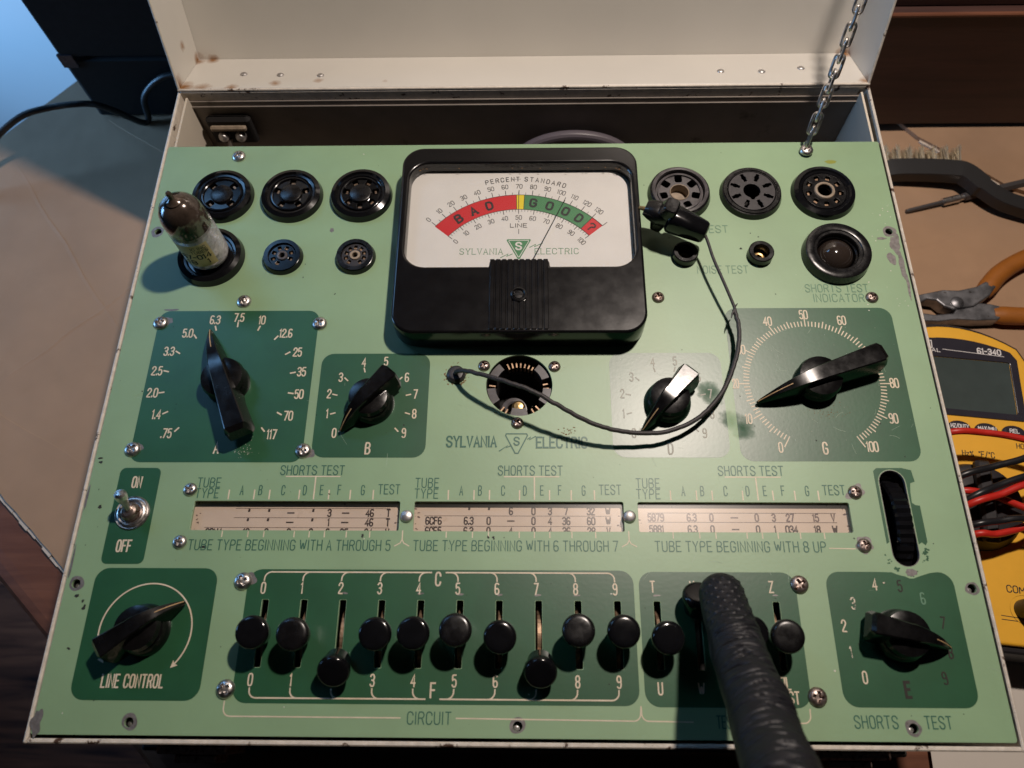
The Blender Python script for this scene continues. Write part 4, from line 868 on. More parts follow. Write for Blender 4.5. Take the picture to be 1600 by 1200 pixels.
# --- pointer knobs
def knob_meshes(L1, L2, H, rs, bw, name):
    """bar knob with domed skirt; pointer towards +x"""
    mb = MB(); mb.lathe([(0, H * .62), (rs * .35, H * .61), (rs * .62, H * .55), (rs * .84, H * .40), (rs * .96, H * .2), (rs, .6), (rs - .1, .05)], n=48)
    mb.lathe([(0, .2), (rs - .4, .2)], n=24, smooth=False)
    secs = []; N = 26
    for i in range(N + 1):
        t = i / N; s = -L2 + (L1 + L2) * t
        if s < 0: top = H; wt_ = bw * (1.0 - .28 * (s + L2) / L2)
        else:
            u = s / L1; top = H - (H - 3.2) * u ** 2.2; wt_ = bw * .72 * max(0, 1 - u) ** .72 + .26
        bot = (.8 if abs(s) < rs else .8 + min(1, (abs(s) - rs) / 4) * (4.0 if s < 0 else 1.0))
        if s < 0 and abs(s) > rs: bot = .8 + min(1, (abs(s) - rs) / 5) * H * .25
        wb = wt_ * 1.28 + .3 * (1 - abs(t - .5)); top_e = top
        chamf = 0
        if i == 0: top_e = top - 1.6; wt_ *= .7; wb *= .80; bot += .8
        if i == 1: wt_ *= .98
        zt = top_e; zm = bot + (zt - bot) * .82
        secs.append([(s, -wb, bot), (s, -wb * .97, bot + (zm - bot) * .5), (s, -wt_ * 1.04, zm), (s, -wt_ * .96, zt - .5), (s, -wt_ * .84, zt), (s, wt_ * .84, zt), (s, wt_ * .96, zt - .5), (s, wt_ * 1.04, zm), (s, wb * .97, bot + (zm - bot) * .5), (s, wb, bot)])
    mb.loft(secs, True, True)
    me = mesh_of(mb, name)
    pl = MB(); pts = []
    for i in range(10):
        s = L1 * (.5 + .49 * i / 9); u = s / L1; pts.append((s, 0, H - (H - 3.2) * u ** 2.2 - .12))
    pl.tube(pts, .30, 6)
    ds = MB(); ds.lathe([(0, H * .72), (bw * 1.15, H * .72), (bw * 1.9, H * .66), (bw * 2.05, H * .5)], n=28)
    return me, mesh_of(pl, 'pointer_line'), mesh_of(ds, 'hub')
big = knob_meshes(31.5, 32.0, 15.2, 10.8, 5.2, 'knob'); small = knob_meshes(20.0, 16.2, 14.8, 11.2, 4.8, 'knob')
for k in (big, small):
    k[0].materials.append(M['knob_black']); k[1].materials.append(M['pointer']); k[2].materials.append(M['knob_black'])
for kind, x, y, a, lb in ((big, 57.6, 157.0, 114, 'long bar knob pointing at 6.3'), (small, 128.9, 146.8, 229, 'short bar knob pointing at zero beside the meter'), (small, 271.2, 147.0, 229, 'short bar knob in the glare'), (big, 342.8, 157.1, 200, 'long bar knob on the round scale'), (small, 39.6, 41.2, 36, 'short bar knob above the words LINE CONTROL'), (small, 360.6, 40.6, -14, 'short bar knob above the words SHORTS TEST')):
    o = place('knob', kind[0], T, (x, y, .08), radians(a)); o['label'] = lb
    for nm, me in (('pointer_line', kind[1]), ('hub', kind[2])):
        c = bpy.data.objects.new(nm, me); C.objects.link(c); c.parent = o; ORG[c.name] = (x, y, 0)

# --- slide levers
cap = MB().lathe([(0, 17.3), (2.5, 17.28), (4.6, 17.2), (5.5, 17.05), (6.1, 16.75), (6.5, 16.3), (6.75, 15.6), (6.8, 14.6), (6.6, 13.2), (5.9, 10), (5.4, 6.5), (5.0, 6.0), (0, 6.0)], n=44)
stem = MB().box((-1.0, -2.4, -12), (1.0, 2.4, 6.4), .3)
cap_me = mesh_of(cap, 'lever_cap'); cap_me.materials.append(M['black']); cap_dusty = cap_me.copy(); cap_dusty.materials.clear(); cap_dusty.materials.append(M['black_worn']); stem_me = mesh_of(stem, 'slide_lever'); stem_me.materials.append(M['lever_metal'])
guide_me = mesh_of(MB().lathe([(13.0, -1.05), (13.4, -.75), (13.4, .75), (13.0, 1.05)], (0, 0, 0), 40, False, (1, 0, 0)), 'lever_plate'); guide_me.materials.append(M['lever_metal'])
TILT = {2: -33, 7: -33, 11: 31}
jit = random.Random(17)
for i, x in enumerate(SX):
    t = TILT.get(i, -2.5 + jit.uniform(-3, 3)); side = jit.uniform(-3.2, 3.2) + (5 if i == 2 else 0)
    o = place('slide_lever', stem_me, T, (x, 40.4, -14.2)); 
    # lever pivots below the panel; built standing, so lower its own geometry to the pivot
    o.rotation_euler = (radians(-t), radians(side), 0)
    c = bpy.data.objects.new('lever_cap', cap_dusty if i in (1, 5, 8, 13) else cap_me); c.rotation_euler = (0, 0, jit.uniform(0, 6)); C.objects.link(c); c.parent = o; c.location = (0, 0, 14.2 * S - (0.5 * S))
    g = bpy.data.objects.new('lever_plate', guide_me); C.objects.link(g); g.parent = o; ORG[c.name] = ORG[g.name] = (x, 40.4, -14.2)
for v in stem_me.vertices: v.co.z += 13.6 * S

# --- toggle switch
x, y = 23.3, 92.6
tg = obj('toggle_switch', MB().lathe([(0, .9), (5.0, .9), (5.2, 1.6), (5.8, 1.9), (6.4, 1.6), (6.6, .8), (7.0, .7), (7.5, .9), (7.9, .5), (8.0, .03)], (x, y, 0), 48), 'steel', T, (x, y, 0))
obj('bushing', MB().lathe([(0, 5.0), (2.6, 4.8), (3.4, 4.2), (3.9, 3.0), (4.3, 2.6), (4.4, .8)], (x, y, 0), 36), 'steel_rust', tg, (x, y, 0))
ax = Vector((0.02, .40, 1)).normalized()
obj('bat_handle', MB().lathe([(1.5, 0), (1.45, 4), (1.7, 7), (2.3, 9.5), (2.75, 11.5), (2.6, 13.2), (1.7, 14.3), (0, 14.7)], (x, y, 2.4), 30, True, ax), 'chrome', tg, (x, y, 0))

# --- chart windows
def chart(k):
    x0, y0, x1, y1 = WIN[k]
    p = obj('roll_chart', MB().box((x0 - 2, y0 - 3, -5.2), (x1 + 2, y1 + 3, -4.2)), 'paper', T, ((x0 + x1) / 2, 91, -4))
    z = -4.19; mb = MB(); fa = MB(); kw = dict(wt=1.2, z=z, th=.03, xs=.66, gap=1.5)
    h = 3.25
    if k == 0:
        cols = [75.4, 84.7, 95.0, 105.2, 112.9, 120.4, 131.6, 140.2]
        for yy, row in ((94.0, '" " _ " 3 _ 46 T'), (89.6, '" " _ " 1 _ 46 T'), (84.9, '10 0 0 0 6 25 24 V')):
            for s_, xx in zip(row.split(), cols): text(mb, s_, xx, yy, h, **dict(kw, xs=1.1 if s_ == '_' else .66))
        text(mb, '3BN4', 60.5, 84.9, h, **kw)
        for yy, a in ((96.1, 69.2), (91.7, 68.8), (87.1, 55.9)): line(mb, [(a, yy), (140.9, yy)], .22, z, .02)
    if k == 1:
        cols = [161.2, 177.3, 186.4, 196.6, 206.9, 214.5, 221.9, 233.2, 241.0]
        for yy, row in ((95.1, ' |"|"|6|0|3|7|32|W'), (90.5, '6CF6|6.3|0|_|0|4|36|60|W'), (85.8, '6CF5|6.3|0|4|0|4|36|28|V')):
            for s_, xx in zip(row.split('|'), cols):
                if s_.strip(): text(mb, s_, xx, yy, h, **dict(kw, xs=1.1 if s_ == '_' else .66))
        for yy in (92.8, 88.0): line(mb, [(157, yy), (242.3, yy)], .22, z, .02)
    if k == 2:
        cols = [262.7, 279.0, 287.9, 298.3, 308.4, 316.1, 323.5, 335.0, 342.9]
        for t_, yy, row in ((fa, 92.3, '5879|6.3|0|_|0|3|27|15|V'), (mb, 86.9, '5881|6.3|0|_|0|1|034|18|W')):
            for s_, xx in zip(row.split('|'), cols): text(t_, s_, xx, yy, h, **dict(kw, xs=1.1 if s_ == '_' else .66))
        for yy in (94.4, 90.1): line(mb, [(259, yy), (344.3, yy)], .25, z, .02)
        obj('faded_print', fa, 'ink_fade', p, (300, 91, -3))
    obj('chart_print', mb, 'ink_brown', p, ((x0 + x1) / 2, 91, -3))
    gr = MB(); r = random.Random(50 + k)   # grime at the window corners and far edge
    for i in range(70):
        xx = r.choice([r.uniform(x0, x1), x0 + abs(r.gauss(0, 1.2)), x1 - abs(r.gauss(0, 1.5))]); yy = y1 + 1.6 - abs(r.gauss(0, .9)) if r.random() < .6 else r.uniform(y0, y1)
        if x0 + 3 < xx < x1 - 3 and yy < y1 - 1.6: continue
        kk = r.uniform(.15, .7); gr.prism([(xx + kk * r.uniform(.5, 1.6) * cos(a), yy + kk * .6 * sin(a)) for a in [2 * pi * j / 7 for j in range(7)]], -4.2, -4.13 + .0006 * i)
    obj('chart_grime', gr, 'ink_fade', p, ((x0 + x1) / 2, 91, -3))['kind'] = 'stuff'
    obj('window_pane', fill([rrect(x0 - 1, y0 - 1, x1 + 1, y1 + 1, .6, 2)], -2.2, -1.7), 'chart_pane', p, ((x0 + x1) / 2, 91, -3))
for k in range(3): chart(k)
# --- thumb wheel
tw = MB(); WR = 25.5; wz = -23.0; wy = 91.4; prof = []
nn = 84
rings = []
for i in range(nn):
    a = 2 * pi * i / nn; rr = WR - (0.0 if i % 2 else .7)
    rings.append([(368.2, wy + (rr - 1.2) * cos(a), wz + (rr - 1.2) * sin(a)), (369.2, wy + rr * cos(a), wz + rr * sin(a)), (375.2, wy + rr * cos(a), wz + rr * sin(a)), (375.9, wy + (rr - 1) * cos(a), wz + (rr - 1) * sin(a))])
rings.append(rings[0]); tw.loft(rings, False, False, True)
tw.lathe([(0, 0), (WR - 1.3, 0)], (368.25, wy, wz), 48, False, (1, 0, 0))
wh = obj('thumb_wheel', tw, 'black', T, (372, wy, wz))
se = MB(); so = stadium(364.55, 69.65, 376.45, 113.65); si = stadium(364.75, 69.85, 376.25, 113.45)
obj('slot_edge', fill([so, si], -1.45, .07), 'bare', T, (370.5, 91.5, 0))

# --- clip lead
gm = obj('grommet', MB().lathe([(0, 2.6), (1.6, 2.8), (3.4, 2.5), (4.4, 1.5), (4.7, .02)], (169.3, 162.0, 0), 32), 'phenolic', T, (169.3, 162, 0))
def spline(pts, n=8):
    P = [Vector(p) for p in pts]; out = []
    for i in range(len(P) - 1):
        a = P[max(i - 1, 0)]; b = P[i]; c = P[i + 1]; d = P[min(i + 2, len(P) - 1)]
        for k in range(n):
            t = k / n; out.append(0.5 * ((2 * b) + (c - a) * t + (2 * a - 5 * b + 4 * c - d) * t * t + (3 * b - a - 3 * c + d) * t ** 3))
    out.append(P[-1]); return out
rk = random.Random(23)
cl_o = obj('clip_lead', MB().tube([p + Vector((rk.gauss(0, .09), rk.gauss(0, .09), rk.gauss(0, .07))) for p in spline([(169.2, 161.8, 1), (169.9, 161.6, 5), (173.0, 160.2, 9), (180.5, 156.1, 15), (194.2, 150.0, 19), (206.0, 145.0, 20), (217.6, 138.9, 18), (230.8, 132.7, 14), (244.0, 129.1, 11), (258.9, 128.3, 9), (270.9, 130.2, 8), (285.0, 137.6, 7), (296.7, 150.6, 7), (304.2, 166.9, 8), (307.1, 181.9, 9), (305.6, 192.3, 10)])], 1.1, 10), 'wire_cloth', T, (169.3, 162, 0))
obj('lead_tail', MB().tube(spline([(306.2, 190.5, 10.2), (305.4, 195.0, 10.4), (301.8, 206.1, 12), (297.6, 219.7, 13), (295.4, 229.3, 14), (293.5, 235.0, 15)]), .78, 10), 'wire_cloth', cl_o, (169.3, 162, 0))
obj('frayed_end', MB().tube([(305.8, 192.4, 10.2), (304.3, 190.0, 10.5), (303.6, 187.6, 10.2)], lambda t: .7 - .5 * t, 6).tube([(305.6, 193.4, 10.4), (307.4, 195.5, 10.8)], lambda t: .6 - .4 * t, 6), 'wire_cloth', cl_o, (169.3, 162, 0))
def oval_loft(mb, secs, n=20, p=2.6):
    """secs: centre, across, up, half width, half height"""
    rings = []
    for c, u, v, a, b in secs:
        c, u, v = Vector(c), Vector(u).normalized(), Vector(v).normalized()
        rings.append([tuple(c + u * (a * math.copysign(abs(cos(t)) ** (2 / p), cos(t))) + v * (b * math.copysign(abs(sin(t)) ** (2 / p), sin(t)))) for t in [2 * pi * k / n for k in range(n)]])
    return mb.loft(rings, True, True)
d = Vector((268.0, 246.5, 17)) - Vector((294.5, 234.5, 14)); d.normalize(); us = Vector((0, 0, 1)).cross(d).normalized(); vs_ = d.cross(us)
p_ = Vector((294.5, 234.5, 14.5))
bt = MB(); oval_loft(bt, [(p_ + d * t, us, vs_, a, b) for t, a, b in ((-.6, 3.2, 3.4), (0, 4.4, 4.7), (1.2, 4.9, 5.4), (9, 5.7, 6.4), (17, 6.3, 7.2), (19, 6.1, 7.0), (20.2, 5.0, 5.6))], 22, 3.2)
obj('clip_boot', bt, 'black', cl_o, (169.3, 162, 0))
bt = MB(); q_ = p_ + d * 21
oval_loft(bt, [(q_ + d * t, us, vs_, a, b) for t, a, b in ((-2, 4.6, 5.0), (4, 5.6, 5.6), (9, 5.0, 4.0), (12, 4.2, 2.4))], 18, 3)
t1 = q_ + d * 1 + vs_ * 2; oval_loft(bt, [(t1, d, us, 5.0, 4.6), (t1 + vs_ * 4 - d * .6, d, us, 4.6, 4.6), (t1 + vs_ * 7.6 - d * 1.0, d, us, 3.6, 4.4), (t1 + vs_ * 8.2 - d * 1.1, d, us, 2.8, 3.9)], 18, 4)
t1 = q_ + d * 3 - vs_ * 2; oval_loft(bt, [(t1, d, us, 4.2, 4.2), (t1 - vs_ * 4, d, us, 4.0, 4.2), (t1 - vs_ * 8.5, d, us, 3.0, 3.8)], 18, 4)
obj('clip_grip', bt, 'black_worn', cl_o, (169.3, 162, 0))
obj('clip_jaw', MB().tube([tuple(q_ + d * 8 - vs_ * .5), tuple(q_ + d * 15 - vs_ * 2.4)], lambda t: 1.7 - .8 * t, 8), 'brass', cl_o, (169.3, 162, 0))

# --- lid, opened about 110 degrees, hinged on the back wall
LA_ = radians(20); ls_, lc_ = sin(LA_), cos(LA_)
def LP(x, s, d): return (x, 346.3 + s * ls_ + d * lc_, 0.9 + s * lc_ - d * ls_)
LH, LD, LX0, LX1 = 348, 40, -1.6, 402.0
def lbox(mb, a, b):
    t = MB().box(a, b, .35); mb.add([LP(*p) for p in t.v], t.f)
lid = MB()
lbox(lid, (LX0, 0, LD), (LX1, LH, LD + 1.3)); lbox(lid, (LX0, 0, 0), (LX1, 1.2, LD - .02))
lbox(lid, (LX0, LH - 1.2, 0), (LX1, LH, LD - .02))
lid_o = obj('lid', lid, 'lid', T, (200, 346.3, 0), label='cream hinged lid standing open with rust at its corners')
sd = MB(); lbox(sd, (LX0, 1.22, .01), (LX0 + 1.2, LH - 1.22, LD - .04)); obj('side_wall', sd, 'lid', lid_o, (200, 346.3, 0))
sd = MB(); lbox(sd, (LX1 - 1.2, 1.22, .01), (LX1, LH - 1.22, LD - .04))
obj('side_wall', sd, 'lid', lid_o, (200, 346.3, 0))
rm2 = MB()
rm2.tube([LP(LX0 + .5, 0.4, 0), LP(LX0 + .5, LH - 1, 0)], .8, 8); rm2.tube([LP(LX1 - .5, 0.4, 0), LP(LX1 - .5, LH - 1, 0)], .8, 8); rm2.tube([LP(LX0, 0.3, -.3), LP(LX1, .3, -.3)], .75, 8)
obj('lid_rim', rm2, 'rim', lid_o, (200, 346.3, 0))
lr = MB().lathe([(0, .9), (1.4, .8), (2.1, .3), (2.2, 0)], n=18); lrm = mesh_of(lr, 'lid_rivet'); lrm.materials.append(M['alu'])
for xx, dd in ((33, 18), (55.5, 16.5), (80, 15.5), (319, 16), (343, 15), (367, 19)):
    p = LP(xx, 1.25, dd); o = place('lid_rivet', lrm, lid_o, p); o.rotation_euler = (-LA_, 0, 0)
hg = MB().tube([(4, 346.9, .5), (397, 346.9, .5)], 1.1, 10); obj('hinge', hg, 'steel_rust', T, (200, 347, 0))
# --- chain from panel to lid
lk = MB(); pts = []
for i in range(25):
    a = 2 * pi * i / 24; pts.append(((2.9 * (1 if cos(a) > 0 else -1) if abs(cos(a)) > 1e-6 else 0) + 1.55 * cos(a), 1.75 * sin(a), 0))
lk.tube([tuple(c * 1.32 for c in p) for p in pts[:-1] + [pts[0]]], .85, 8, True, False)
lkm = mesh_of(lk, 'link'); lkm.materials.append(M['chrome'])
A_ = Vector((358.8, 300.5, 4.2)); B_ = Vector(LP(395, 205, 10)); chn = None
nl = 27
prev = None
for i in range(nl):
    t = (i + .5) / nl; p = A_.lerp(B_, t) + Vector((0, -1, -1)) * (9 * 4 * t * (1 - t)) * .7
    tgt = (B_ - A_).normalized() + Vector((0, -1, -1)) * (9 * 4 * (1 - 2 * t)) * .7 / (B_ - A_).length
    tgt.normalize()
    q = Vector((1, 0, 0)).rotation_difference(tgt)
    if chn is None:
        chn = thing('chain', '', '', (358.7, 298.7, 0)); chn.parent = T; chn.location = Vector((358.7 - 200, 298.7 - 170, -CZ)) * S
        del chn['category']; del chn['label']; chn['label'] = 'nickel link chain holding the lid open'
    o = place('link', lkm, chn, tuple(p)); o.rotation_mode = 'QUATERNION'
    from mathutils import Quaternion
    o.rotation_quaternion = q @ Quaternion((1, 0, 0), radians(45 if i % 2 else 135) + .15 * sin(i * 2.1))
o = place('anchor_screw', sm_big, chn, (358.7, 297.8, 1.6), .4)
obj('anchor_washer', MB().lathe([(0, 1.6), (3.3, 1.6), (3.4, 1.0), (3.4, .03)], (358.7, 298.2, 0), 28), 'chrome', chn, (358.7, 298.2, 0))
tb_ = MB().tube([(358.7, 300.6, 1.2), (358.75, 302.3, 1.4), (358.8, 302.6, 3.4), (358.8, 301.0, 5.2), (358.8, 299.6, 4.4)], .7, 8); obj('anchor_loop', tb_, 'chrome', chn, (358.7, 298.2, 0))
# --- mains inlet and cord stored behind the panel
ol = obj('power_outlet', MB().box((8.5, 338.6, -37), (36, 343.8, -15), 2.0), 'hole', T, (22, 341, -26))
obj('plug_shell', MB().box((11, 335.5, -22.5), (33, 338.5, -18.8), 1.0), 'tan', ol, (22, 341, -26))
for xx in (17, 27.5): obj('terminal', MB().lathe([(0, 3.4), (2.2, 3.0), (3.2, 1.6), (3.3, -1)], (xx, 337.0, -27.5), 18, True, (0, -1, .35)), 'alu', ol, (22, 341, -26))
obj('terminal_wire', MB().tube(spline([(20, 336.5, -29), (18, 334, -38), (14.5, 333, -52), (13, 332, -80)]), 1.5, 8), 'inner', ol, (22, 341, -26))
co = MB()
co.tube([(233 + 37 * cos(radians(a)), 329 + 7 * sin(radians(a)), -48 + 20 * sin(radians(a))) for a in range(0, 361, 8)], 3.2, 12, True, False)
co.tube([(236 + 35 * cos(radians(a)), 321 + 6 * sin(radians(a)), -55 + 18 * sin(radians(a))) for a in range(0, 361, 8)], 3.2, 12, True, False)
obj('power_cord', co, 'cord_grey', T, (233, 326, -50))

# ================================================================== vacuum tube
vx, vy = 37.3, 230.0
V_ = thing('vacuum_tube', 'glass vacuum tube with smoky silvered top and yellow label plugged into a black socket', 'vacuum tube', (vx, vy, 2.4))
def vo(name, mb, material): return obj(name, mb, material, V_, (vx, vy, 2.4))
gprof = [(0, 3.2), (8.2, 3.2), (10.2, 4.0), (10.9, 5.6), (11.0, 8), (11.0, 36), (10.8, 39.0), (10.1, 42.2), (8.8, 45.0), (6.8, 47.3), (4.2, 48.8), (2.2, 49.6), (1.5, 50.8), (1.15, 52.6), (1.0, 53.8), (.6, 54.6), (0, 54.8)]
vo('glass_envelope', MB().lathe(gprof, (vx, vy, 0), 56), 'tube_glass')
vo('getter_coating', MB().lathe([(0, 48.6), (2.2, 48.9), (4.1, 48.4), (6.6, 46.9), (8.5, 44.7), (9.8, 42.0), (10.5, 38.9), (10.7, 36), (10.7, 31.5), (10.65, 29.2)], (vx, vy, 0), 56), 'getter')
vo('sheen_band', MB().lathe([(10.4, 4.9), (11.02, 6.6), (11.04, 8), (11.04, 30.5), (11.03, 31.5)], (vx, vy, 0), 56), 'glass_sheen')  # added skin on the glass that carries the painted reflection
pip = MB().lathe([(0, 55.6), (1.1, 55.2), (1.45, 54.2), (1.2, 52.8), (1.4, 51.2), (2.6, 49.9), (4.0, 49.2)], (vx, vy, 0), 24); vo('glass_pip', pip, 'getter')
pt = MB(); oval_loft(pt, [((vx, vy, z), (1, 0, 0), (0, 1, 0), 6.4, 4.6) for z in (9.5, 11, 26, 28)], 24, 2.6); vo('plate', pt, 'plate')
vo('mica_spacer', MB().lathe([(0, 30.2), (9.8, 30.2), (9.9, 29.9), (9.8, 29.6), (0, 29.6)], (vx, vy, 0), 40).lathe([(0, 12), (9.6, 12), (9.7, 11.7), (9.6, 11.4), (0, 11.4)], (vx, vy, 0), 40), 'mica')
pin_me = mesh_of(MB().tube([(0, 0, z) for z in (-4, 5, 9, 13)], .45, 6), 'pin'); pin_me.materials.append(M['alu'])
for i in range(9): a = .3 + 2 * pi * i / 9; place('pin', pin_me, V_, (vx + 6 * cos(a), vy + 6 * sin(a), 0))
vo('glass_base', MB().lathe([(0, 4.6), (9.6, 4.6), (10.4, 5.4), (10.5, 6.8), (10.0, 7.4), (0, 7.4)], (vx, vy, 0), 40), 'mica')
def wrapz(mb, R):   # bend a flat print round the tube; x is arc length, y height
    mb.v = [(vx + (R + z) * cos(-pi / 2 + x / R), vy + (R + z) * sin(-pi / 2 + x / R), y) for x, y, z in mb.v]; return mb
lbm = MB(); n_ = 24; xs0, xs1 = -14.5, 9.2
vv = []; ff = []
for i in range(n_ + 1):
    xx = xs0 + (xs1 - xs0) * i / n_; vv += [(xx, 9.2, .06), (xx, 27.2, .06)]
for i in range(n_): ff.append((2 * i, 2 * i + 2, 2 * i + 3, 2 * i + 1))
vo('paper_label', wrapz(lbm.add(vv, ff, True), 11.0), 'sticker')
tx = MB(); kw = dict(z=.09, th=.02)
text(tx, 'IC INC', 3.8, 24.4, 2.0, w=7.5, wt=.8, **kw); text(tx, 'TUBES', 3.6, 21.6, 2.0, w=8.6, wt=.8, **kw)
text(tx, '67-014', .6, 17.6, 3.3, w=14.5, wt=1.2, **kw); text(tx, '18', -3.4, 13.0, 3.0, w=5.0, wt=1.2, **kw); text(tx, '1', 5.4, 13.2, 3.0, xs=.8, wt=1.3, **kw)
vo('label_print', wrapz(tx, 11.0), 'ink')

# ================================================================== gloved hand
def frame(pts):
    out = []; P = [Vector(p) for p in pts]
    for i, p in enumerate(P):
        t = (P[min(i + 1, len(P) - 1)] - P[max(i - 1, 0)]).normalized(); u = t.cross(Vector((0, 0, 1)))
        u = Vector((1, 0, 0)) if u.length < .05 else u.normalized(); out.append((p, t, u, u.cross(t)))
    return out
def limb(mb, path, rad, n=28, sub=8, flat=.92, detail=False, tipround=True):
    pts = spline(path, sub); F = frame(pts); L = [0.0]
    for i in range(1, len(pts)): L.append(L[-1] + (pts[i] - pts[i - 1]).length)
    tot = L[-1]; rings = []
    for (p, t, u, v), l in zip(F, L):
        r0 = rad(l / tot)
        if tipround and l < r0: r0 *= math.sqrt(max(.0015, 1 - (1 - l / r0) ** 2))
        ring = []
        for k in range(n):
            a = 2 * pi * k / n; rr = r0; back = max(0, sin(a))   # v points to the back of the finger
            if detail and l > 1.5:
                arc = (a - pi / 2) * 10.5
                if back > .1 and l < 40:      # raised diamond grip near the fingertip
                    f1 = max(0, sin((l + arc) * 1.25)) * max(0, sin((l - arc) * 1.25))
                    w_ = min(1, (l - 1.5) / 4) * max(0, min(1, (40 - l) / 16)) * min(1, (back - .1) * 2.5)
                    rr += .45 * w_ * f1 ** .8
                if l > 18:                    # creases of the glove where an uneven field changes sign, running across the back
                    w_ = min(1, (l - 18) / 16) * max(0, min(1, back * 1.7 - .25))
                    q1 = noise.noise((l * .30 + arc * .03, arc * .055, 3.1)); q2 = noise.noise((l * .55 + 40 - arc * .05, arc * .10, 8.7)); q3 = noise.noise((l * .12, arc * .14, 1.0))
                    k_ = max(0.15, .75 + 1.6 * q3)
                    rr -= w_ * k_ * (.72 * math.exp(-(q1 / .11) ** 2) + .16 * math.exp(-(q2 / .15) ** 2))
                    rr += .7 * noise.noise((l * .07, arc * .09, 20.0)) * min(1, (l - 18) / 14) + .35 * w_ * q1
                    for jl in (32, 62): rr += .8 * math.exp(-((l - jl) / 8) ** 2) * back
            ring.append(tuple(p + u * (rr * cos(a)) + v * (rr * flat * sin(a))))
        rings.append(ring)
    mb.loft(rings, True, True); return mb
hd = MB()
limb(hd, [(281.6, 61.5, 22.0), (281.8, 56, 24.5), (282.0, 47, 29.5), (282.3, 35, 38), (282.4, 24, 47), (282.6, 12, 58.5), (281.6, 0, 72), (280.2, -12, 88), (279, -24, 102)], lambda t: 8.2 + 4.3 * t ** .7, 132, 46, .95, True)
limb(hd, [(279, -20, 98), (281, -40, 112), (291, -70, 122), (301, -105, 130), (306, -140, 138), (308, -190, 150)], lambda t: 15 + 16 * sin(min(1, t * 1.5) * pi / 2) - 6 * max(0, t - .6), 28, 6, .62)
for k, (dx, dy, ln) in enumerate(((21, -4, 1.0), (41, -10, .95), (59, -22, .8))):     # curled middle, ring and little fingers
    b = Vector((281 + dx, -52 + dy, 108 - k * 4)); limb(hd, [tuple(b + Vector((1, 16 * ln, -42 * ln))), tuple(b + Vector((0, 30 * ln, -40 * ln))), tuple(b + Vector((0, 33 * ln, -26 * ln)) - Vector((0, 12, 0))), tuple(b + Vector((0, 10 * ln, -6))), tuple(b), tuple(b + Vector((-2, -26, 8)))], lambda t: 9.0 + 2.5 * t, 24, 6)
limb(hd, [(262, -18, 58), (263, -30, 66), (267, -48, 82), (276, -72, 100), (288, -98, 118)], lambda t: 9.5 + 5 * t, 24, 6)
h_o = obj('gloved_hand', hd, 'glove', None, (308, -190, 150)); tag(h_o, 'index finger of a hand in a black textured rubber glove pushing a lever upward', 'hand')

# ================================================================== things beside and behind the tester
def local_frame(cx, cy, a): return Matrix.Translation((cx, cy, 0)) @ Matrix.Rotation(a, 4, 'Z')
MMz = TZ + 4.2
FM = local_frame(455, 140, radians(-6))
mmo = thing('multimeter', 'yellow digital multimeter with black holster lying right of the tester', 'multimeter', tuple(FM @ Vector((0, 0, MMz))))
def mo(name, mb, material, parent=None):
    b = MB().merge(mb, FM); return obj(name, b, material, parent or mmo, tuple(FM @ Vector((0, 0, MMz))))
def body(hw, top, bot, bulge, n=12, rc=14):
    p = []
    for i in range(n + 1): u = -1 + 2 * i / n; p.append((-u * (hw - 6), top - bulge * (u * u)))
    p += [(-hw, top - bulge - 12), (-hw, bot + 14), (-hw + 4, bot + 4), (-hw + 14, bot), (hw - 14, bot), (hw - 4, bot + 4), (hw, bot + 14), (hw, top - bulge - 12)]
    return p
mo('holster', fill([body(48, 98, -98, 13)], MMz, MMz + 33, 3.0, 2), 'mm_black')
face = mo('face', fill([body(45, 94, -94, 12)], MMz + 30, MMz + 36, 1.5, 2), 'mm_yellow'); fz = MMz + 36
bz = [(-36, 34), (36, 34), (37.5, 38), (37.5, 74), (34, 79)] + [(34 - 68 * i / 10, 79 + 6.5 * (1 - (2 * i / 10 - 1) ** 2)) for i in range(1, 10)] + [(-34, 79), (-37.5, 74), (-37.5, 38)]
bez = mo('display_bezel', fill([bz, rrect(-32, 38, 33, 72, 1.5, 3)], fz - .5, fz + .8, .25, 1), 'mm_bezel')
mo('display', fill([rrect(-31.8, 38.2, 32.8, 71.8, 1, 2)], fz - .2, fz + .12), 'lcd', bez)
pt = MB(); text(pt, '61-340', 21.5, 78.2, 3.4, w=13.5, wt=1.3, z=fz + .8, th=.04); line(pt, [(-6, 77.2), (30, 75.6)], .35, fz + .8, .04)
line(pt, [(-21, 82.5), (-12.2, 82.5), (-12.2, 77.6), (-21, 77.6), (-21, 82.5)], .6, fz + .8, .04); text(pt, 'IDEAL', -13.5, 76.2, 2.2, w=12, wt=1.1, z=fz + .8, th=.05)
text(pt, 'ID', -16.5, 80.0, 2.6, xs=.9, wt=1.3, z=fz + .8, th=.05)
mo('bezel_print', pt, 'white_ink', bez)
for k, (bx, s_) in enumerate(((-17, ''), (-2, 'Hz/DUTY'), (13.4, 'MAX/MIN'), (28.8, 'REL'))):
    b = MB(); rings = []
    for z, sc_ in ((fz - .5, 1), (fz + 1.0, 1), (fz + 1.6, .9), (fz + 1.8, .7)): rings.append([(bx + 6.5 * sc_ * cos(radians(t)), 26.4 + (4.2 if sin(radians(t)) > 0 else 3.4) * sc_ * sin(radians(t)), z) for t in range(0, 360, 15)])
    b.loft(rings, True, True); bo = mo('button', b, 'mm_bezel')
    if s_: mo('button_print', text(MB(), s_.replace('z', 'Z'), bx, 26.9, 2.3, w=10 if len(s_) > 4 else 5.2, wt=1.15, z=fz + 1.75, th=.08, gap=1.4), 'white_ink', bo)
pt = MB()
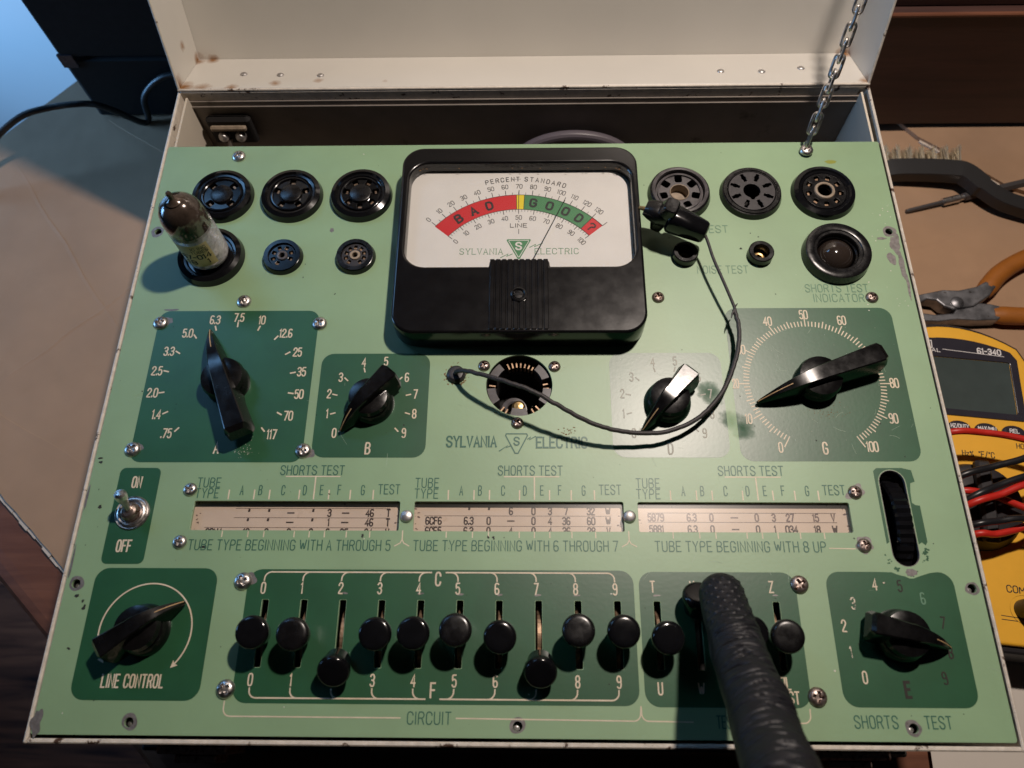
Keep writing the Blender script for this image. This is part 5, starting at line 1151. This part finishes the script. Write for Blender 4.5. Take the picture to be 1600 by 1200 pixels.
for s_, x_, y_, h_, ww in (('Hz%', 1.6, 11.0, 3.2, 6.2), ('oF/oC', 12.0, 11.2, 3.4, 8.6), ('~', 24.5, 7.0, 2.6, 3.2), ('~', 30.6, -3.2, 2.6, 3.2), ('HOLD', 34, 18.5, 3.0, 8.5), ('COM', 17.5, -64.5, 3.6, 9.4), ('P', 34.5, -43, 3.4, 2.2)): text(pt, s_, x_, y_, h_, w=ww, wt=.9, z=fz, th=.05, gap=1.6)
line(pt, [(8, -79), (18, -79.5), (26, -83)], .4, fz, .05); line(pt, [(8, -81), (16, -81.2)], .4, fz, .06)
mo('face_print', pt, 'ink', face)['kind'] = 'stuff'
kn = MB().lathe([(0, fz + 8.5), (20, fz + 8.5), (22, fz + 7.5), (24.5, fz + 1.4), (25, fz)], (2, -20.5, 0), 48); dialk = mo('rotary_dial', kn, 'mm_black')
mo('dial_grip', MB().box((-2.2, -43.5, fz + 8.4), (6.2, 2.5, fz + 14), 1.5), 'mm_black', dialk)
for jx in (-20, 20.5):
    j = MB().lathe([(0, fz - .3), (7.4, fz - .3), (7.6, fz + .3)], (jx, -75, 0), 32); jo = mo('jack', j, 'mm_black')
    pg = MB(); pg.lathe([(0, 17), (3.2, 17), (4.4, 16), (5.4, 8), (5.6, -1), (5.6, -2)], (jx, -75, fz), 28); mo('plug', pg, 'black_wire', jo)
LZ = -66
def lead(pts, material, label):
    q = [(x, y, z) for x, y, z in pts]
    o = obj('test_lead', MB().tube(spline(q, 8), 1.9, 12), material, None, q[0]); tag(o, label, 'test lead', 'test leads across the multimeter')
lead([(405, 152, -104), (424, 154.5, -84), (437, 155.2, -62), (456, 155.0, -62), (476, 151.2, -62), (500, 143, -64), (530, 128, -86), (560, 118, -116)], 'red_wire', 'red test lead crossing just below the multimeter buttons')
lead([(404, 112, -110), (420, 122, -82), (437, 130, -62), (455, 135, -61), (474, 140, -60), (500, 152, -64), (535, 170, -100)], 'black_wire', 'upper black test lead slanting up to the right over the multimeter dial')
lead([(404, 100, -112), (422, 108, -82), (440, 118, -60), (456, 124.5, -60), (471, 129.5, -60), (500, 138, -66), (535, 150, -104)], 'black_wire', 'middle black test lead lying against a red lead')
lead([(404, 96, -112), (422, 107, -84), (439, 114.6, -60), (455, 119.4, -60), (470, 125, -60), (500, 132, -66), (535, 142, -106)], 'red_wire', 'thick red test lead slanting below the middle black lead')
lead([(405, 126, -112), (422, 125, -86), (439, 124, -69.5), (451, 122.6, -68.5), (466, 117, -68.8), (490, 106, -72), (520, 98, -110)], 'red_wire', 'short length of red test lead passing beneath the middle black lead')
lead([(406, 100, -112), (424, 101, -84), (438, 103.4, -62), (452, 105.4, -61), (465, 106.6, -61), (495, 104, -68), (530, 98, -108)], 'black_wire', 'lowest black test lead above the multimeter COM jack')
lead([(406, 94, -112), (424, 96, -86), (439, 99, -64), (450, 99.2, -65), (462, 102, -66.5), (480, 108, -70), (520, 120, -110)], 'red_wire', 'lowest red test lead above the multimeter COM jack')

# pliers
PZ_ = TZ + 4.0
plo = thing('pliers', 'worn steel pliers with orange dipped handles on the cardboard', 'pliers', (505, 268, PZ_))
def po(name, mb, material): return obj(name, mb, material, plo, (505, 268, PZ_))
def flatpoly(p, z0, z1, b=1.0): return fill([p], z0, z1, b, 2)
po('jaw', flatpoly([(456, 266), (466, 271), (482, 274.5), (492, 274), (505, 277), (512, 281), (518, 277), (512, 270), (500, 262), (486, 259.5), (480, 262), (476, 266.5), (470, 267.5), (464, 264)], PZ_ + 1.5, PZ_ + 11.5), 'plier_steel')
po('jaw', flatpoly([(452, 256), (460, 252), (476, 251.5), (488, 253), (500, 252), (514, 252.5), (518, 255), (517.5, 263), (512, 264.5), (500, 266), (492, 265), (486, 257.5), (474, 256.5), (462, 258.5)], PZ_ + .6, PZ_ + 9.8), 'plier_steel')
po('pivot', MB().lathe([(0, 13.2), (3.0, 12.9), (4.2, 12.2), (4.4, 11)], (489, 264.5, PZ_), 24), 'plier_steel')
po('handle', MB().tube(spline([(510, 274, PZ_ + 6.5), (516, 280, PZ_ + 6.5), (526, 290, PZ_ + 6.5), (541, 299.5, PZ_ + 6.5), (562, 308, PZ_ + 6.5), (590, 312, PZ_ + 6.5), (625, 310, PZ_ + 6.5)]), lambda t: 5.2 + 1.3 * min(1, t * 6) - .8 * t, 18, True, True, .85), 'plier_grip')
po('handle', MB().tube(spline([(513, 258, PZ_ + 6), (522, 257.5, PZ_ + 6), (536, 257, PZ_ + 6), (556, 258, PZ_ + 6), (585, 264, PZ_ + 6), (620, 272, PZ_ + 6)]), lambda t: 5.2 + 1.3 * min(1, t * 6) - .8 * t, 18, True, True, .85), 'plier_grip')

# wire brush
bo_ = thing('wire_brush', 'black handled brush with short steel bristles facing up', 'wire brush', (490, 374, PZ_ + 8))
bz_ = TZ + 8
def bpo(name, mb, material): return obj(name, mb, material, bo_, (490, 374, PZ_ + 8))
hp = spline([(459, 375.5, bz_ + 2.5), (470, 376, bz_ + 5), (490, 374.8, bz_ + 6.5), (510, 372.5, bz_ + 7.5), (518, 369.5, bz_ + 8), (528, 358, bz_ + 7.5), (538, 349, bz_ + 6.5), (550, 343.5, bz_ + 5.5), (570, 337, bz_ + 4.5), (610, 328, bz_ + 4)], 8)
hb = MB(); rings = []
for i, (p, t, u, v) in enumerate(frame(hp)):
    f = i / (len(hp) - 1); a, b = (7.4, 4.5); a = 5.4 if f > .55 else 6.8
    if i == 0: a *= .8; b *= .7
    rings.append([tuple(p + u * x_ + v * y_) for x_, y_ in ((-a, -b), (a, -b), (a + .3, -b + .8), (a + .3, b - .8), (a, b), (-a, b), (-a - .3, b - .8), (-a - .3, -b + .8))])
hb.loft(rings, True, False); bpo('brush_handle', hb, 'brush_body')
r = random.Random(21); bl = MB()
for i in range(7):
    for j in range(3):
        cx, cz = 462 + i * 8.4 + j * 1.2, bz_ + 3.0 + i * .25 + (j - .6) * 3.6; cy = 381.6 - i * .45
        for k in range(30):
            a = r.uniform(0, 2 * pi); rr = r.uniform(0, 1.5); tx_, tz_ = r.gauss(0, .9), r.gauss(0, 1.2)
            x_, z_ = cx + rr * cos(a), cz + rr * sin(a); ln = 11 + r.uniform(-2, 2)
            bl.tube([(x_, cy, z_), (x_ + tx_ * .4, cy + ln * .55, z_ + 1 + tz_ * .4), (x_ + tx_, cy + ln, z_ + 2.4 + tz_)], .22, 3, False, False)
bst = bpo('bristle', bl, 'bristle'); bst['kind'] = 'stuff'

# screwdriver bit holder
sd_ = thing('screwdriver', 'small dark screwdriver with thin blade lying under the wire brush', 'screwdriver', (520, 356, PZ_))
def so_(name, mb, material): return obj(name, mb, material, sd_, (520, 356, PZ_))
P0, P1, P2, P3 = Vector((475.5, 345.2, PZ_ + 1.8)), Vector((502, 352, PZ_ + 3)), Vector((518, 356.2, PZ_ + 3.4)), Vector((575, 371, PZ_ + 4.0))
so_('blade', MB().tube([tuple(P0), tuple(P0.lerp(P1, .08)), tuple(P1)], lambda t: 1.5 if t > .4 else 1.2, 10), 'driver')
so_('collar', MB().tube([tuple(P1.lerp(P2, t)) for t in (0, .1, .75, .8, 1)], lambda t: 2.8 if t < .7 else 2.1, 14, False), 'chrome')
so_('handle', MB().tube([tuple(P2.lerp(P3, t)) for t in (0, .05, 1)], 3.2, 6, False), 'driver')

# dark wooden box, right rear
wb = thing('wooden_box', 'dark brown wooden box standing behind the pliers and brush', 'box', (560, 480, TZ + 8))
wz0 = TZ + 8.0
def wo(name, mb, material): return obj(name, mb, material, wb, (560, 480, wz0))
wo('front_board', MB().box((418, 420, wz0 + 3), (780, 432, -16), 1.2), 'woodbox')
wo('base', MB().box((424, 424, wz0), (774, 560, wz0 + 6), .8), 'hole')
wo('lid_board', MB().box((417, 428, -15.9), (781, 570, -8), 1.0), 'woodbox')
wo('front_edge', MB().box((417.5, 419.4, -17.5), (780.5, 422.4, -15.0), .6), 'table')
wo('side_board', MB().box((419, 432.2, wz0 + 3), (431, 566, -16.4), .8), 'woodbox')
# black cabinet, left rear
bk = thing('black_cabinet', 'black cabinet standing behind the left of the open lid', 'cabinet', (40, 520, TZ + 4.1))
def bo2(name, mb, material): return obj(name, mb, material, bk, (40, 520, TZ + 4.1))
bo2('body', MB().box((-131, 440, TZ + 4.1), (170, 620, -62), 3.0), 'blackbox')
bo2('upper_section', MB().box((-130, 439.6, -61.6), (170, 620, 190), 2.0), 'blackbox')
bo2('corner_bracket', MB().box((-131.4, 438.8, -70), (-120, 441, -58), .5), 'mm_bezel')
# black cable, left
bc = obj('black_cable', MB().tube(spline([(-260, 350, TZ + 6), (-215, 366, -112), (-185, 380, -88), (-160, 398, -77), (-140, 406, -75), (-113, 411, -76), (-104, 418, -88), (-96, 431, -116), (-90, 434, -117), (-84, 434, -96), (-72, 434, -82), (-57, 435, -74), (-40, 435, -76), (0, 436, -100)]), 2.3, 12), 'cord', None, (-260, 350, TZ))
tag(bc, 'thick black cable arching over the cardboard in front of the black cabinet', 'cable')
